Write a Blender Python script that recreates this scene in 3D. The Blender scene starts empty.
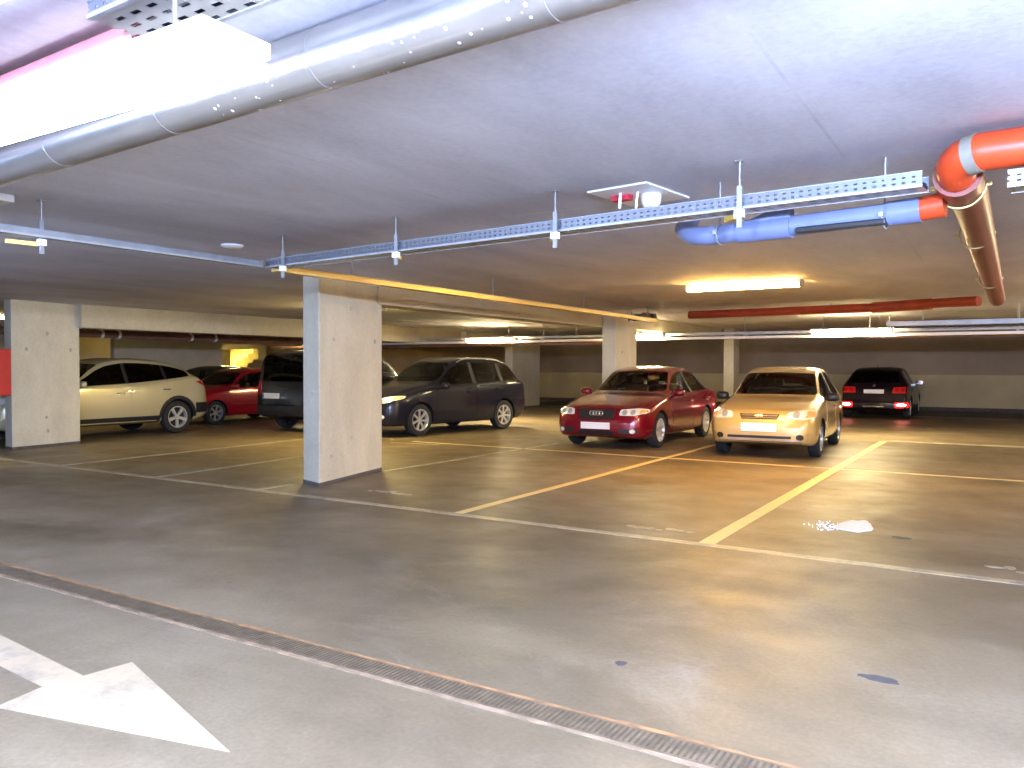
import bpy, bmesh, math, random
from math import sin, cos, pi, radians, sqrt
from mathutils import Vector, Matrix
from mathutils.bvhtree import BVHTree
from mathutils.geometry import delaunay_2d_cdt
random.seed(4)
sc = bpy.context.scene
COL = sc.collection

# ------------------------------------------------------------------ materials
def new_mat(name):
    m = bpy.data.materials.new(name); m.use_nodes = True
    nt = m.node_tree
    return m, nt, nt.nodes['Principled BSDF'], nt.nodes['Material Output']
def simple(name, col, rough=.5, metal=0., coat=0., noise=0., nscale=6., bump=0., spec=None):
    m, nt, b, o = new_mat(name)
    b.inputs['Base Color'].default_value = (*col, 1)
    b.inputs['Roughness'].default_value = rough
    b.inputs['Metallic'].default_value = metal
    b.inputs['Coat Weight'].default_value = coat
    b.inputs['Coat Roughness'].default_value = .06
    if spec is not None: b.inputs['Specular IOR Level'].default_value = spec
    if noise or bump:
        tc = nt.nodes.new('ShaderNodeTexCoord')
        n = nt.nodes.new('ShaderNodeTexNoise'); n.inputs['Scale'].default_value = nscale; n.inputs['Detail'].default_value = 5
        nt.links.new(tc.outputs['Object'], n.inputs['Vector'])
        if noise:
            r = nt.nodes.new('ShaderNodeValToRGB')
            r.color_ramp.elements[0].position = .3; r.color_ramp.elements[1].position = .72
            r.color_ramp.elements[0].color = (*[c*(1-noise) for c in col], 1)
            r.color_ramp.elements[1].color = (*[min(1, c*(1+noise)) for c in col], 1)
            nt.links.new(n.outputs['Fac'], r.inputs['Fac']); nt.links.new(r.outputs['Color'], b.inputs['Base Color'])
        if bump:
            bp = nt.nodes.new('ShaderNodeBump'); bp.inputs['Strength'].default_value = bump; bp.inputs['Distance'].default_value = .01
            nt.links.new(n.outputs['Fac'], bp.inputs['Height']); nt.links.new(bp.outputs['Normal'], b.inputs['Normal'])
    return m
def emit(name, col, strength):
    m, nt, b, o = new_mat(name)
    b.inputs['Base Color'].default_value = (*col, 1)
    b.inputs['Emission Color'].default_value = (*col, 1)
    b.inputs['Emission Strength'].default_value = strength
    return m
def glass_mat(name, tint, refl=.06):
    m, nt, b, o = new_mat(name); nt.nodes.remove(b)
    t = nt.nodes.new('ShaderNodeBsdfTransparent'); t.inputs['Color'].default_value = (*tint, 1)
    g = nt.nodes.new('ShaderNodeBsdfGlossy'); g.inputs['Roughness'].default_value = .03; g.inputs['Color'].default_value = (.95, .95, .95, 1)
    f = nt.nodes.new('ShaderNodeFresnel'); f.inputs['IOR'].default_value = 1.5
    mx = nt.nodes.new('ShaderNodeMixShader')
    nt.links.new(f.outputs['Fac'], mx.inputs['Fac']); nt.links.new(t.outputs['BSDF'], mx.inputs[1]); nt.links.new(g.outputs['BSDF'], mx.inputs[2])
    nt.links.new(mx.outputs['Shader'], o.inputs['Surface'])
    return m
def N(nt, t, **kw):
    n = nt.nodes.new(t)
    for k, v in kw.items(): n.inputs[k].default_value = v
    return n
def ramp(nt, fac, stops):
    r = nt.nodes.new('ShaderNodeValToRGB'); e = r.color_ramp.elements
    while len(e) < len(stops): e.new(.5)
    for el, (p, c) in zip(e, stops):
        el.position = p; el.color = (*c, 1) if len(c) == 3 else c
    nt.links.new(fac, r.inputs['Fac']); return r.outputs['Color']
def mixc(nt, fac, a, b, mode='MIX'):
    m = nt.nodes.new('ShaderNodeMix'); m.data_type = 'RGBA'; m.blend_type = mode
    for s, v in ((m.inputs['Factor'], fac), (m.inputs[6], a), (m.inputs[7], b)):
        if isinstance(v, (int, float)): s.default_value = v
        elif isinstance(v, tuple): s.default_value = (*v, 1)
        else: nt.links.new(v, s)
    return m.outputs[2]
def noise(nt, vec, scale, detail=6, rough=.6, stretch=None, dist=0.):
    if stretch:
        mp = nt.nodes.new('ShaderNodeMapping'); mp.inputs['Scale'].default_value = stretch
        nt.links.new(vec, mp.inputs['Vector']); vec = mp.outputs['Vector']
    n = N(nt, 'ShaderNodeTexNoise', Scale=scale, Detail=detail, Roughness=rough, Distortion=dist)
    nt.links.new(vec, n.inputs['Vector']); return n.outputs['Fac']

def concrete_floor():
    m, nt, b, o = new_mat('worn_screed')
    tc = nt.nodes.new('ShaderNodeTexCoord'); v = tc.outputs['Object']
    big = noise(nt, v, .35, 8, .62, dist=.6)
    c = ramp(nt, big, [(.3, FLOOR_C[0]), (.5, FLOOR_C[1]), (.72, FLOOR_C[2])])
    streak = noise(nt, v, 1.3, 6, .6, (.25, 1.0, 1), .4)
    c = mixc(nt, ramp(nt, streak, [(.42, (0, 0, 0)), (.75, (.55, .55, .55))]), c, (.085, .068, .042))
    pale = noise(nt, v, .9, 9, .7, (.6, 1, 1), 1.2)
    c = mixc(nt, ramp(nt, pale, [(.55, (0, 0, 0)), (.8, (.5, .5, .5))]), c, (.36, .30, .225))
    spots = noise(nt, v, 5., 3, .5)
    c = mixc(nt, ramp(nt, spots, [(.70, (0, 0, 0)), (.74, (.5, .5, .5))]), c, (.09, .075, .06))
    fine = noise(nt, v, 40., 4, .7)
    c = mixc(nt, .25, c, ramp(nt, fine, [(.3, (.2, .2, .2)), (.7, (.8, .8, .8))]), 'OVERLAY')
    nt.links.new(c, b.inputs['Base Color'])
    rr = ramp(nt, noise(nt, v, 1.7, 5), [(.3, (.38, .38, .38)), (.7, (.62, .62, .62))])
    nt.links.new(rr, b.inputs['Roughness'])
    bp = N(nt, 'ShaderNodeBump', Strength=.12, Distance=.01); nt.links.new(fine, bp.inputs['Height']); nt.links.new(bp.outputs['Normal'], b.inputs['Normal'])
    return m
def concrete(name, c0, c1, seams=None, rough=.75, scale=1.2, stretch=(1, 1, 1)):
    m, nt, b, o = new_mat(name)
    tc = nt.nodes.new('ShaderNodeTexCoord'); v = tc.outputs['Object']
    c = ramp(nt, noise(nt, v, scale, 8, .65, stretch, .3), [(.3, c0), (.7, c1)])
    fine = noise(nt, v, 25, 5, .7)
    c = mixc(nt, .22, c, ramp(nt, fine, [(.3, (.25, .25, .25)), (.7, (.75, .75, .75))]), 'OVERLAY')
    if seams:
        sx = nt.nodes.new('ShaderNodeSeparateXYZ'); nt.links.new(v, sx.inputs[0])
        for ax, period, off, w, col, amt in seams:
            a = nt.nodes.new('ShaderNodeMath'); a.operation = 'ADD'; a.inputs[1].default_value = off; nt.links.new(sx.outputs[ax], a.inputs[0])
            f = nt.nodes.new('ShaderNodeMath'); f.operation = 'PINGPONG'; f.inputs[1].default_value = period/2; nt.links.new(a.outputs[0], f.inputs[0])
            l = nt.nodes.new('ShaderNodeMath'); l.operation = 'LESS_THAN'; l.inputs[1].default_value = w; nt.links.new(f.outputs[0], l.inputs[0])
            br = nt.nodes.new('ShaderNodeMath'); br.operation = 'MULTIPLY'; nt.links.new(l.outputs[0], br.inputs[0])
            nt.links.new(ramp(nt, noise(nt, v, .8, 4), [(.42, (0, 0, 0)), (.6, (amt, amt, amt))]), br.inputs[1])
            c = mixc(nt, br.outputs[0], c, col)
    nt.links.new(c, b.inputs['Base Color']); b.inputs['Roughness'].default_value = rough
    bp = N(nt, 'ShaderNodeBump', Strength=.15, Distance=.01); nt.links.new(fine, bp.inputs['Height']); nt.links.new(bp.outputs['Normal'], b.inputs['Normal'])
    return m
def wall_two_tone():
    # far wall: brown upper part, paler yellowish lower part, split at one height
    m, nt, b, o = new_mat('two_tone_wall')
    tc = nt.nodes.new('ShaderNodeTexCoord'); v = tc.outputs['Object']
    sx = nt.nodes.new('ShaderNodeSeparateXYZ'); nt.links.new(v, sx.inputs[0])
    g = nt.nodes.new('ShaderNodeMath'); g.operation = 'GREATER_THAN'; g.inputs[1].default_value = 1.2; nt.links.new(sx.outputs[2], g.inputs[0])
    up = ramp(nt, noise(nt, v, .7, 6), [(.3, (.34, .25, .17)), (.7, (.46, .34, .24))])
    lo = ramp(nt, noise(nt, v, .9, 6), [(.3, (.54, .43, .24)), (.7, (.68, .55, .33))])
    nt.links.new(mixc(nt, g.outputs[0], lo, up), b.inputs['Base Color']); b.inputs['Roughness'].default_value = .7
    return m
def paint_line(name, col, wear):
    m, nt, b, o = new_mat(name)
    tc = nt.nodes.new('ShaderNodeTexCoord'); v = tc.outputs['Object']
    k = ramp(nt, noise(nt, v, 3.5, 8, .75), [(wear-.1, (1, 1, 1)), (wear+.12, (0, 0, 0))])
    under = ramp(nt, noise(nt, v, 1., 5), [(.3, (.17, .15, .12)), (.7, (.26, .23, .19))])
    nt.links.new(mixc(nt, k, under, tuple(col)), b.inputs['Base Color']); b.inputs['Roughness'].default_value = .5
    return m
def perforated(name, col, axis_len=0, axis_w=2, sl=.05, sw=.03, fill=.5):
    # sheet metal with rows of slots: opening where both coordinates fall in a slot
    m, nt, b, o = new_mat(name)
    b.inputs['Base Color'].default_value = (*col, 1); b.inputs['Metallic'].default_value = .6; b.inputs['Roughness'].default_value = .42
    tc = nt.nodes.new('ShaderNodeTexCoord')
    sx = nt.nodes.new('ShaderNodeSeparateXYZ'); nt.links.new(tc.outputs['Object'], sx.inputs[0])
    outs = []
    for ax, p, w in ((axis_len, sl, fill), (axis_w, sw, .36)):
        f = nt.nodes.new('ShaderNodeMath'); f.operation = 'PINGPONG'; f.inputs[1].default_value = p/2; nt.links.new(sx.outputs[ax], f.inputs[0])
        l = nt.nodes.new('ShaderNodeMath'); l.operation = 'LESS_THAN'; l.inputs[1].default_value = p/2*w; nt.links.new(f.outputs[0], l.inputs[0]); outs.append(l)
    mu = nt.nodes.new('ShaderNodeMath'); mu.operation = 'MULTIPLY'; nt.links.new(outs[0].outputs[0], mu.inputs[0]); nt.links.new(outs[1].outputs[0], mu.inputs[1])
    t = nt.nodes.new('ShaderNodeBsdfTransparent'); mx = nt.nodes.new('ShaderNodeMixShader')
    nt.links.new(mu.outputs[0], mx.inputs['Fac']); nt.links.new(b.outputs['BSDF'], mx.inputs[1]); nt.links.new(t.outputs['BSDF'], mx.inputs[2])
    nt.links.new(mx.outputs['Shader'], o.inputs['Surface'])
    return m

FLOOR_C = [(.098, .070, .040), (.188, .142, .084), (.30, .24, .16)]
M = dict(
    floor=concrete_floor(),
    ceiling=concrete('board_marked_ceiling', (.46, .465, .56), (.74, .75, .86), [(1, 3.0, .9, .008, (.85, .86, .92), .5), (0, 2.5, .75, .008, (.34, .34, .40), .35)], scale=.9, stretch=(1, .4, 1)),
    column=concrete('column_concrete', (.54, .50, .38), (.69, .64, .50), None, scale=1.8, stretch=(1, 1, .5)),
    beam=concrete('beam_concrete', (.46, .41, .28), (.60, .53, .38), None, scale=1.2),
    wall=wall_two_tone(),
    wall_plain=concrete('wall_concrete', (.45, .42, .36), (.58, .54, .46)),
    strip=simple('dark_floor_tone', (.06, .058, .06), .7, noise=.25, bump=.2, nscale=20),
    plug=simple('formwork_plug', (.40, .35, .28), .9, noise=.25, nscale=30),
    skirt=simple('bitumen_skirt', (.10, .085, .08), .8, noise=.3, nscale=15),
    line_w=paint_line('worn_white_paint', (.52, .42, .24), .52),
    line_y=paint_line('worn_yellow_paint', (.74, .56, .24), .64),
    line_f=paint_line('faded_paint', (.48, .42, .28), .50),
    arrow=paint_line('arrow_paint', (.46, .36, .235), .60),
    slot=simple('grate_slot', (.075, .052, .028), .9, noise=.4, nscale=20),
    grate=simple('rusty_grate', (.15, .108, .06), .7, .3, noise=.45, nscale=14, bump=.4),
    rust=simple('rust_edge', (.30, .15, .06), .85, noise=.5, nscale=9),
    rust_pale=simple('pale_rust_edge', (.27, .185, .11), .85, noise=.4, nscale=9),
    galv=simple('galvanised', (.34, .36, .39), .45, .6, noise=.12, nscale=8),
    galv_dull=simple('dull_galvanised', (.45, .46, .48), .5, .5, noise=.15, nscale=8),
    tray=perforated('perforated_tray_side', (.22, .24, .28), 0, 2, .045, .025, .4),
    tray_b=perforated('perforated_tray_bottom', (.6, .6, .6), 0, 1, .08, .05),
    white=simple('white_plastic', (.92, .93, .95), .4),
    offwhite=simple('white_enamel', (.78, .77, .74), .4),
    red_label=simple('red_label', (.55, .03, .06), .5),
    yellow=simple('yellow_clamp', (.75, .52, .10), .5),
    lamp_tint_metal=simple('lamp_tinted_channel', (.72, .50, .16), .35, .35),  # lamp light put into the colour of a grey tray
    brass=simple('yellow_chromate', (.70, .58, .26), .35, .7),
    pipe=simple('lagging_foil', (.55, .54, .53), .26, .85, noise=.10, nscale=5, bump=.03),
    splash=simple('paint_splash', (.80, .74, .66), .7, noise=.1),
    orange=simple('orange_plastic', (.52, .055, .014), .38, noise=.12, nscale=5),
    redbrown=simple('redbrown_pipe', (.21, .048, .034), .42, .0, noise=.15, nscale=5, spec=.35),
    sleeve=simple('grey_sleeve', (.20, .19, .155), .6, noise=.15),
    bluegrey=simple('blue_grey_plastic', (.15, .185, .33), .4, noise=.08, nscale=4),
    black=simple('black_plastic', (.015, .015, .018), .45),
    rubber=simple('tyre_rubber', (.018, .018, .02), .8),
    alloy=simple('alloy', (.74, .73, .70), .32, .55),
    steel=simple('hub_plastic', (.50, .50, .50), .35, .6),
    chrome=simple('chrome', (.86, .86, .86), .08, 1.),
    plate=simple('plate_white', (.92, .93, .95), .3),
    plate_blue=simple('plate_band', (.05, .13, .5), .4),
    lamp_clear=simple('lamp_reflector', (.86, .86, .84), .15, .15, coat=1.),
    bulb=simple('lamp_projector', (.32, .33, .34), .2, .0, coat=1.),
    lamp_orange=simple('turn_signal_lens', (.80, .46, .16), .15, coat=1.),
    tail=simple('tail_lens', (.50, .012, .02), .12, coat=1.),
    tail_lit=emit('tail_lens_lit', (1., .008, .012), .9),
    tail_red=simple('tail_lens_bright', (.75, .02, .02), .15, coat=1.),
    tail_core=emit('tail_lamp_lit_core', (1., .35, .25), 9.),
    seat=simple('dark_upholstery', (.045, .045, .05), .9, noise=.2, nscale=30),
    seat_r=simple('brown_upholstery', (.28, .12, .06), .8, noise=.2, nscale=30),
    seat_l=simple('light_upholstery', (.28, .27, .24), .8, noise=.15, nscale=30),
    dash=simple('dashboard', (.035, .035, .04), .7),
    glass=glass_mat('clear_window_glass', (.62, .68, .64)),
    glass_dark=glass_mat('tinted_window_glass', (.16, .19, .19)),
    red_box=simple('red_enamel', (.62, .04, .03), .3, coat=.5, noise=.05),
    red_pipe=simple('red_pipe_paint', (.30, .045, .025), .45, noise=.2),
    brown_pipe=simple('brown_pipe', (.20, .10, .08), .5, noise=.2),
    powder=simple('white_granules', (.95, .93, .90), .9, noise=.08, nscale=60),
    stair=simple('yellow_stair_concrete', (.72, .60, .22), .7, noise=.15, nscale=4),
    L_cool=emit('tube_cool_white', (.84, .92, 1.), 8.5),
    L_warm=emit('tube_warm', (1., .56, .13), 60.),
    L_mid=emit('tube_warm_white', (1., .80, .42), 75.),
    L_yel=emit('tube_yellow', (1., .75, .26), 75.),
    L_yel2=emit('tube_yellow_dim', (1., .80, .34), 22.),
)
def carpaint(name, col, metal=.0, rough=.32, coat=1.):
    return simple(name, col, rough, metal, coat, spec=.5 if coat > .5 else .35)

# ------------------------------------------------------------------ mesh helpers
class MB:
    def __init__(s): s.v = []; s.f = []; s.mi = []
    def add(s, verts, faces, mi=0):
        k = len(s.v); s.v += [tuple(p) for p in verts]
        for f in faces: s.f.append([i+k for i in f]); s.mi.append(mi)
        return s
    def box(s, x0, x1, y0, y1, z0, z1, mi=0, mat=None):
        v = [(x0,y0,z0),(x1,y0,z0),(x1,y1,z0),(x0,y1,z0),(x0,y0,z1),(x1,y0,z1),(x1,y1,z1),(x0,y1,z1)]
        if mat: v = [mat @ Vector(p) for p in v]
        return s.add(v, [(0,3,2,1),(4,5,6,7),(0,1,5,4),(1,2,6,5),(2,3,7,6),(3,0,4,7)], mi)
    def obox(s, a, b, w, h, mi=0, up=Vector((0,0,1))):
        # bar from a to b with width w (sideways) and height h
        a = Vector(a); b = Vector(b); d = (b-a).normalized()
        r = d.cross(up).normalized(); u = r.cross(d).normalized()
        v = [p + r*(sx*w/2) + u*(sz*h/2) for p in (a, b) for sx, sz in ((-1,-1),(1,-1),(1,1),(-1,1))]
        return s.add(v, [(3,2,1,0),(4,5,6,7),(0,1,5,4),(1,2,6,5),(2,3,7,6),(3,0,4,7)], mi)
    def tube(s, pts, r, n=16, mi=0, caps=True):
        pts = [Vector(p) for p in pts]; rs = r if isinstance(r, (list, tuple)) else [r]*len(pts)
        vs = []; fs = []; ref = None
        for i, p in enumerate(pts):
            d = (pts[min(i+1, len(pts)-1)] - pts[max(i-1, 0)]).normalized()
            if ref is None: ref = Vector((0,0,1)) if abs(d.z) < .9 else Vector((1,0,0))
            a = d.cross(ref).normalized(); b = a.cross(d).normalized(); ref = b
            for k in range(n):
                t = 2*pi*k/n; vs.append(p + a*(cos(t)*rs[i]) + b*(sin(t)*rs[i]))
        for i in range(len(pts)-1):
            for k in range(n):
                k2 = (k+1) % n
                fs.append((i*n+k, i*n+k2, (i+1)*n+k2, (i+1)*n+k))
        if caps: fs.append(tuple(range(n))[::-1]); fs.append(tuple((len(pts)-1)*n+k for k in range(n)))
        return s.add(vs, fs, mi)
    def lathe(s, prof, c=(0,0,0), axis='y', n=32, mi=0, closed=False):
        vs = []; fs = []; c = Vector(c)
        for (r, h) in prof:
            for k in range(n):
                t = 2*pi*k/n; a, b = r*cos(t), r*sin(t)
                vs.append(c + Vector({'y': (a, h, b), 'z': (a, b, h), 'x': (h, a, b)}[axis]))
        m = len(prof)
        for i in range(m if closed else m-1):
            j = (i+1) % m
            for k in range(n):
                k2 = (k+1) % n; fs.append((i*n+k, i*n+k2, j*n+k2, j*n+k))
        return s.add(vs, fs, mi)
    def prism(s, poly, z0, z1, mi=0):
        n = len(poly)
        v = [(x, y, z0) for x, y in poly] + [(x, y, z1) for x, y in poly]
        return s.add(v, [tuple(range(n))[::-1], tuple(range(n, 2*n))] + [(i, (i+1) % n, (i+1) % n+n, i+n) for i in range(n)], mi)
    def build(s, name, mats, parent=None, smooth=None, bevel=0, loc=None):
        me = bpy.data.meshes.new(name); me.from_pydata(s.v, [], s.f)
        for m in (mats if isinstance(mats, (list, tuple)) else [mats]): me.materials.append(m)
        me.polygons.foreach_set('material_index', s.mi)
        bm = bmesh.new(); bm.from_mesh(me); bmesh.ops.recalc_face_normals(bm, faces=bm.faces)
        if bevel:
            bmesh.ops.bevel(bm, geom=[e for e in bm.edges if e.calc_face_angle(0) > .5], offset=bevel, segments=2, profile=.5, affect='EDGES')
        bm.to_mesh(me); bm.free()
        if smooth is not None:
            me.polygons.foreach_set('use_smooth', [True]*len(me.polygons)); me.set_sharp_from_angle(angle=radians(smooth))
        o = bpy.data.objects.new(name, me); COL.objects.link(o)
        if parent: o.parent = parent
        if loc: o.location = loc
        return o
def tag(o, label=None, cat=None, group=None, kind=None):
    if label: o['label'] = label
    if cat: o['category'] = cat
    if group: o['group'] = group
    if kind: o['kind'] = kind
    return o
def empty(name, loc=(0,0,0), rz=0, label=None, cat=None, group=None):
    o = bpy.data.objects.new(name, None); COL.objects.link(o); o.empty_display_size = .2
    o.location = loc; o.rotation_euler = (0, 0, rz)
    return tag(o, label, cat, group)
def struct(o, label=None): return tag(o, label, None, None, 'structure')

# ------------------------------------------------------------------ camera
H = 1.42
YAW, PITCH, ROLL, FPX = radians(31.7764), radians(1.1956), radians(.1222), 795.3
cam_d = bpy.data.cameras.new('camera'); cam = bpy.data.objects.new('camera', cam_d); COL.objects.link(cam)
fw = Vector((-sin(YAW), cos(YAW), 0)); rt = Vector((cos(YAW), sin(YAW), 0)); up = Vector((0, 0, 1))
f2 = fw*cos(PITCH) - up*sin(PITCH); u2 = up*cos(PITCH) + fw*sin(PITCH)
r3 = rt*cos(ROLL) + u2*sin(ROLL); u3 = u2*cos(ROLL) - rt*sin(ROLL)
cam.matrix_world = Matrix(((r3.x, u3.x, -f2.x, 0), (r3.y, u3.y, -f2.y, 0), (r3.z, u3.z, -f2.z, H), (0, 0, 0, 1)))
cam_d.sensor_fit = 'HORIZONTAL'; cam_d.sensor_width = 36; cam_d.lens = FPX/1024*36; cam_d.clip_start = .05; cam_d.clip_end = 200
sc.camera = cam

# ------------------------------------------------------------------ the shell
CEIL = 2.556
XL, XR, YF, YB = -30., 9., -7., 30.2
def slab(name, x0, x1, y0, y1, z0, z1, m, bevel=0):
    return struct(MB().box(x0, x1, y0, y1, z0, z1).build(name, m, bevel=bevel))
slab('floor', XL, XR, YF, YB, -.2, 0, M['floor'])
slab('ceiling', XL, XR, YF, YB, CEIL, CEIL+.2, M['ceiling'])
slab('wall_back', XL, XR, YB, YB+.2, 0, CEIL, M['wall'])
slab('wall_front', XL, XR, YF-.2, YF, 0, CEIL, M['wall_plain'])
slab('wall_right', XR, XR+.2, YF, YB, 0, CEIL, M['wall_plain'])
slab('wall_left', XL-.2, XL, YF, YB, 0, CEIL, M['wall_plain'])
slab('floor_strip', -16., XR, 26.4, YB, 0, .004, M['strip'])  # darker band of floor along the foot of the back wall
slab('baseboard_back', XL, XR, YB-.03, YB, 0, .12, M['skirt'])

def column(p0, p1, p3, top, spots, label):
    # p0 the near corner, p1 along the broad face, p3 along the narrow face
    p0 = Vector((*p0, 0)); p1 = Vector((*p1, 0)); p3 = Vector((*p3, 0)); p2 = p1+p3-p0
    u = (p1-p0).normalized(); v = (p3-p0).normalized()
    ob = MB().prism([(p.x, p.y) for p in (p0, p1, p2, p3)], 0, top).build('column', M['column'], bevel=.012); struct(ob, label)
    q = .006
    MB().prism([(p.x, p.y) for p in (p0-u*q-v*q, p1+u*q-v*q, p2+u*q+v*q, p3-u*q+v*q)], 0, .045).build('skirting', M['skirt'], ob)
    for face, k, z in spots:
        a, d = (p0+(p1-p0)*k, -v) if face == 'x' else (p0+(p3-p0)*k, -u)
        a = a+Vector((0, 0, z)); r = .026+.012*random.random()
        MB().tube([a-d*.02, a+d*.002, a+d*.004], [r, r, r*.8], 14).build('formwork_plug', M['plug'], ob)
    return ob
column((-6.88, 6.78), (-7.26, 8.33), (-7.28, 6.91), CEIL, [('x', .46, 2.16), ('x', .2, 1.76), ('x', .86, 1.76), ('x', .47, .52), ('x', .16, .33), ('y', .35, 1.12)], 'pale concrete pillar standing alone in the middle of the bays')
column((-14.31, 6.99), (-14.50, 8.27), (-14.64, 7.04), CEIL, [('x', .5, 2.0), ('x', .2, 1.72), ('x', .85, 1.72), ('x', .48, .52), ('x', .5, .28)], 'pale concrete pillar at the left edge of the picture')
column((-6.88, 15.2), (-6.88, 16.3), (-7.19, 15.2), CEIL, [('x', .3, 1.75), ('x', .8, 1.2)], 'concrete pillar behind the dark red saloon')
column((-6.66, 22.9), (-6.70, 23.6), (-6.95, 22.9), CEIL, [], 'slim distant pillar between the red and gold cars')
column((-14.42, 23.3), (-14.42, 25.2), (-14.72, 23.3), CEIL, [], 'distant pillar behind the dark blue crossover')
slab('beam', -7.6, -7.2, 8.2, 15.3, 2.27, CEIL, M['beam'], .01)
slab('beam', -7.35, -7.0, 16.3, 22.9, 2.28, CEIL, M['beam'], .01)
slab('beam', -14.75, -14.38, 8.25, 23.3, 2.13, CEIL, M['beam'], .01)

# left far end: partition walls, stair
slab('wall_partition', -24.2, -24.0, 14.8, 18.9, 0, CEIL, M['wall_plain'])
slab('wall_partition', -24.2, -24.0, 6., 13.2, 0, CEIL, M['wall_plain'])
slab('wall_lintel', -24.2, -24.0, 18.9, YB, 2.25, CEIL, M['beam'])

# floor markings (thin paint)
def fline(a, b, w, m, z=.004):
    a = Vector((*a, 0)); b = Vector((*b, 0)); d = (b-a).normalized(); r = Vector((-d.y, d.x, 0))*w/2
    pts = [(p.x, p.y) for p in (a-r, b-r, b+r, a+r)]
    return struct(MB().prism(pts, 0, z).build('floor_line', m))
fline((-19., 6.22), (3., 6.22), .10, M['line_w'])
fline((-9.6, 11.9), (4., 11.9), .075, M['line_y'], .0035)
for x0, y0, x1, y1, w, m in ((-2.03, 6.28, -1.98, 16.9, .13, 'line_y'), (-4.5, 6.28, -4.53, 16.5, .10, 'line_y'), (-7.18, 8.3, -7.1, 13.2, .07, 'line_f'),
                             (-9.24, 6.28, -9.5, 9.6, .09, 'line_f'), (-11.48, 6.28, -11.75, 11.6, .08, 'line_f'), (.45, 6.28, .5, 16.9, .11, 'line_f'), (-7.33, 6.25, -7.3, 6.75, .10, 'line_f'), (-9.8, 11.5, -8.8, 11.7, .07, 'line_f')):
    fline((x0, y0), (x1, y1), w, M[m], .0045)
struct(MB().box(-2.03, 6., 16.95, 17.2, 0, .0035).build('floor_line', M['line_f']))

# arrow on the lane
ar = MB().prism([(-2.41, 1.92), (-3.54, 2.26), (-3.57, 2.04), (-4.9, 2.16), (-4.9, 1.96), (-3.60, 1.875), (-3.55, 1.66)], 0, .004).build('painted_arrow', M['arrow'])
tag(ar, 'big white direction arrow painted on the lane floor', 'road marking')

# drain channel
dr = empty('drain_channel', (-2.5, 2.82, 0), 0, 'long rusty slotted drain channel crossing the lane floor', 'drain')
g = MB().box(-6.8, 7.5, -.072, .072, -.03, .006)
g.build('grating', M['grate'], dr)
sl = MB()
for i in range(420):
    x = -5.2 + i*.024
    sl.box(x, x+.011, -.058, .058, .006, .0066)
sl.build('slots', M['slot'], dr)
for s in (-1, 1):
    e = MB()
    for i in range(57):
        x = -6.8+i*.25; w = .018 + .012*random.random()
        e.box(x, x+.25, s*.072, s*(.072+w), -.02, .005)
    e.build('edge_rail', M['rust'] if s > 0 else M['rust_pale'], dr)

# spill and worn stencils
def blob(cx, cy, rx, ry, seed, n=40, z=.006):
    rnd = random.Random(seed); ph = [rnd.random()*6.28 for _ in range(5)]
    pts = []
    for i in range(n):
        t = 2*pi*i/n; k = 1 + .10*sin(2*t+ph[0]) + .09*sin(3*t+ph[1]) + .06*sin(5*t+ph[2]) + .05*sin(8*t+ph[3])
        pts.append((cx+rx*k*cos(t), cy+ry*k*sin(t)))
    return pts
sp = MB().prism(blob(-1.12, 7.66, .13, .30, 3), 0, .010)
rnd = random.Random(2)
for i in range(110):
    x, y = -1.30+rnd.gauss(0, .08), 7.52+rnd.gauss(0, .09); q = .002+.004*rnd.random()
    sp.box(x-q, x+q, y-q, y+q, 0, .010)
so = sp.build('white_granule_spill', M['powder']); tag(so, 'small white granule spill on the floor of the empty bay', 'spill', kind='stuff')
struct(MB().prism(blob(-1.50, 5.62, .0, .0, 1), 0, .001).build('floor_stain', M['strip'])) if False else None
for (cx, cy, rx, ry, sd) in ((-.47, 3.95, .09, .035, 5), (-1.55, 2.95+.55, .03, .025, 6), (-.72, 7.35, .07, .05, 7)):
    struct(MB().prism(blob(cx, cy, rx, ry, sd), 0, .002).build('floor_stain', M['strip']))
# faint bay numerals: worn strokes
for (cx, cy) in ((-2.55, 6.62), (-5.9, 6.95), (.24, 6.6)):
    w = MB(); rnd = random.Random(int(cx*100))
    for k in range(7):
        w.prism(blob(cx-.28+.09*k, cy+.06*rnd.uniform(-1, 1), .03+.04*rnd.random(), .02+.03*rnd.random(), k+int(cx*10)+50, 18), 0, .003)
    struct(w.build('floor_marking', M['line_f']))

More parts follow.
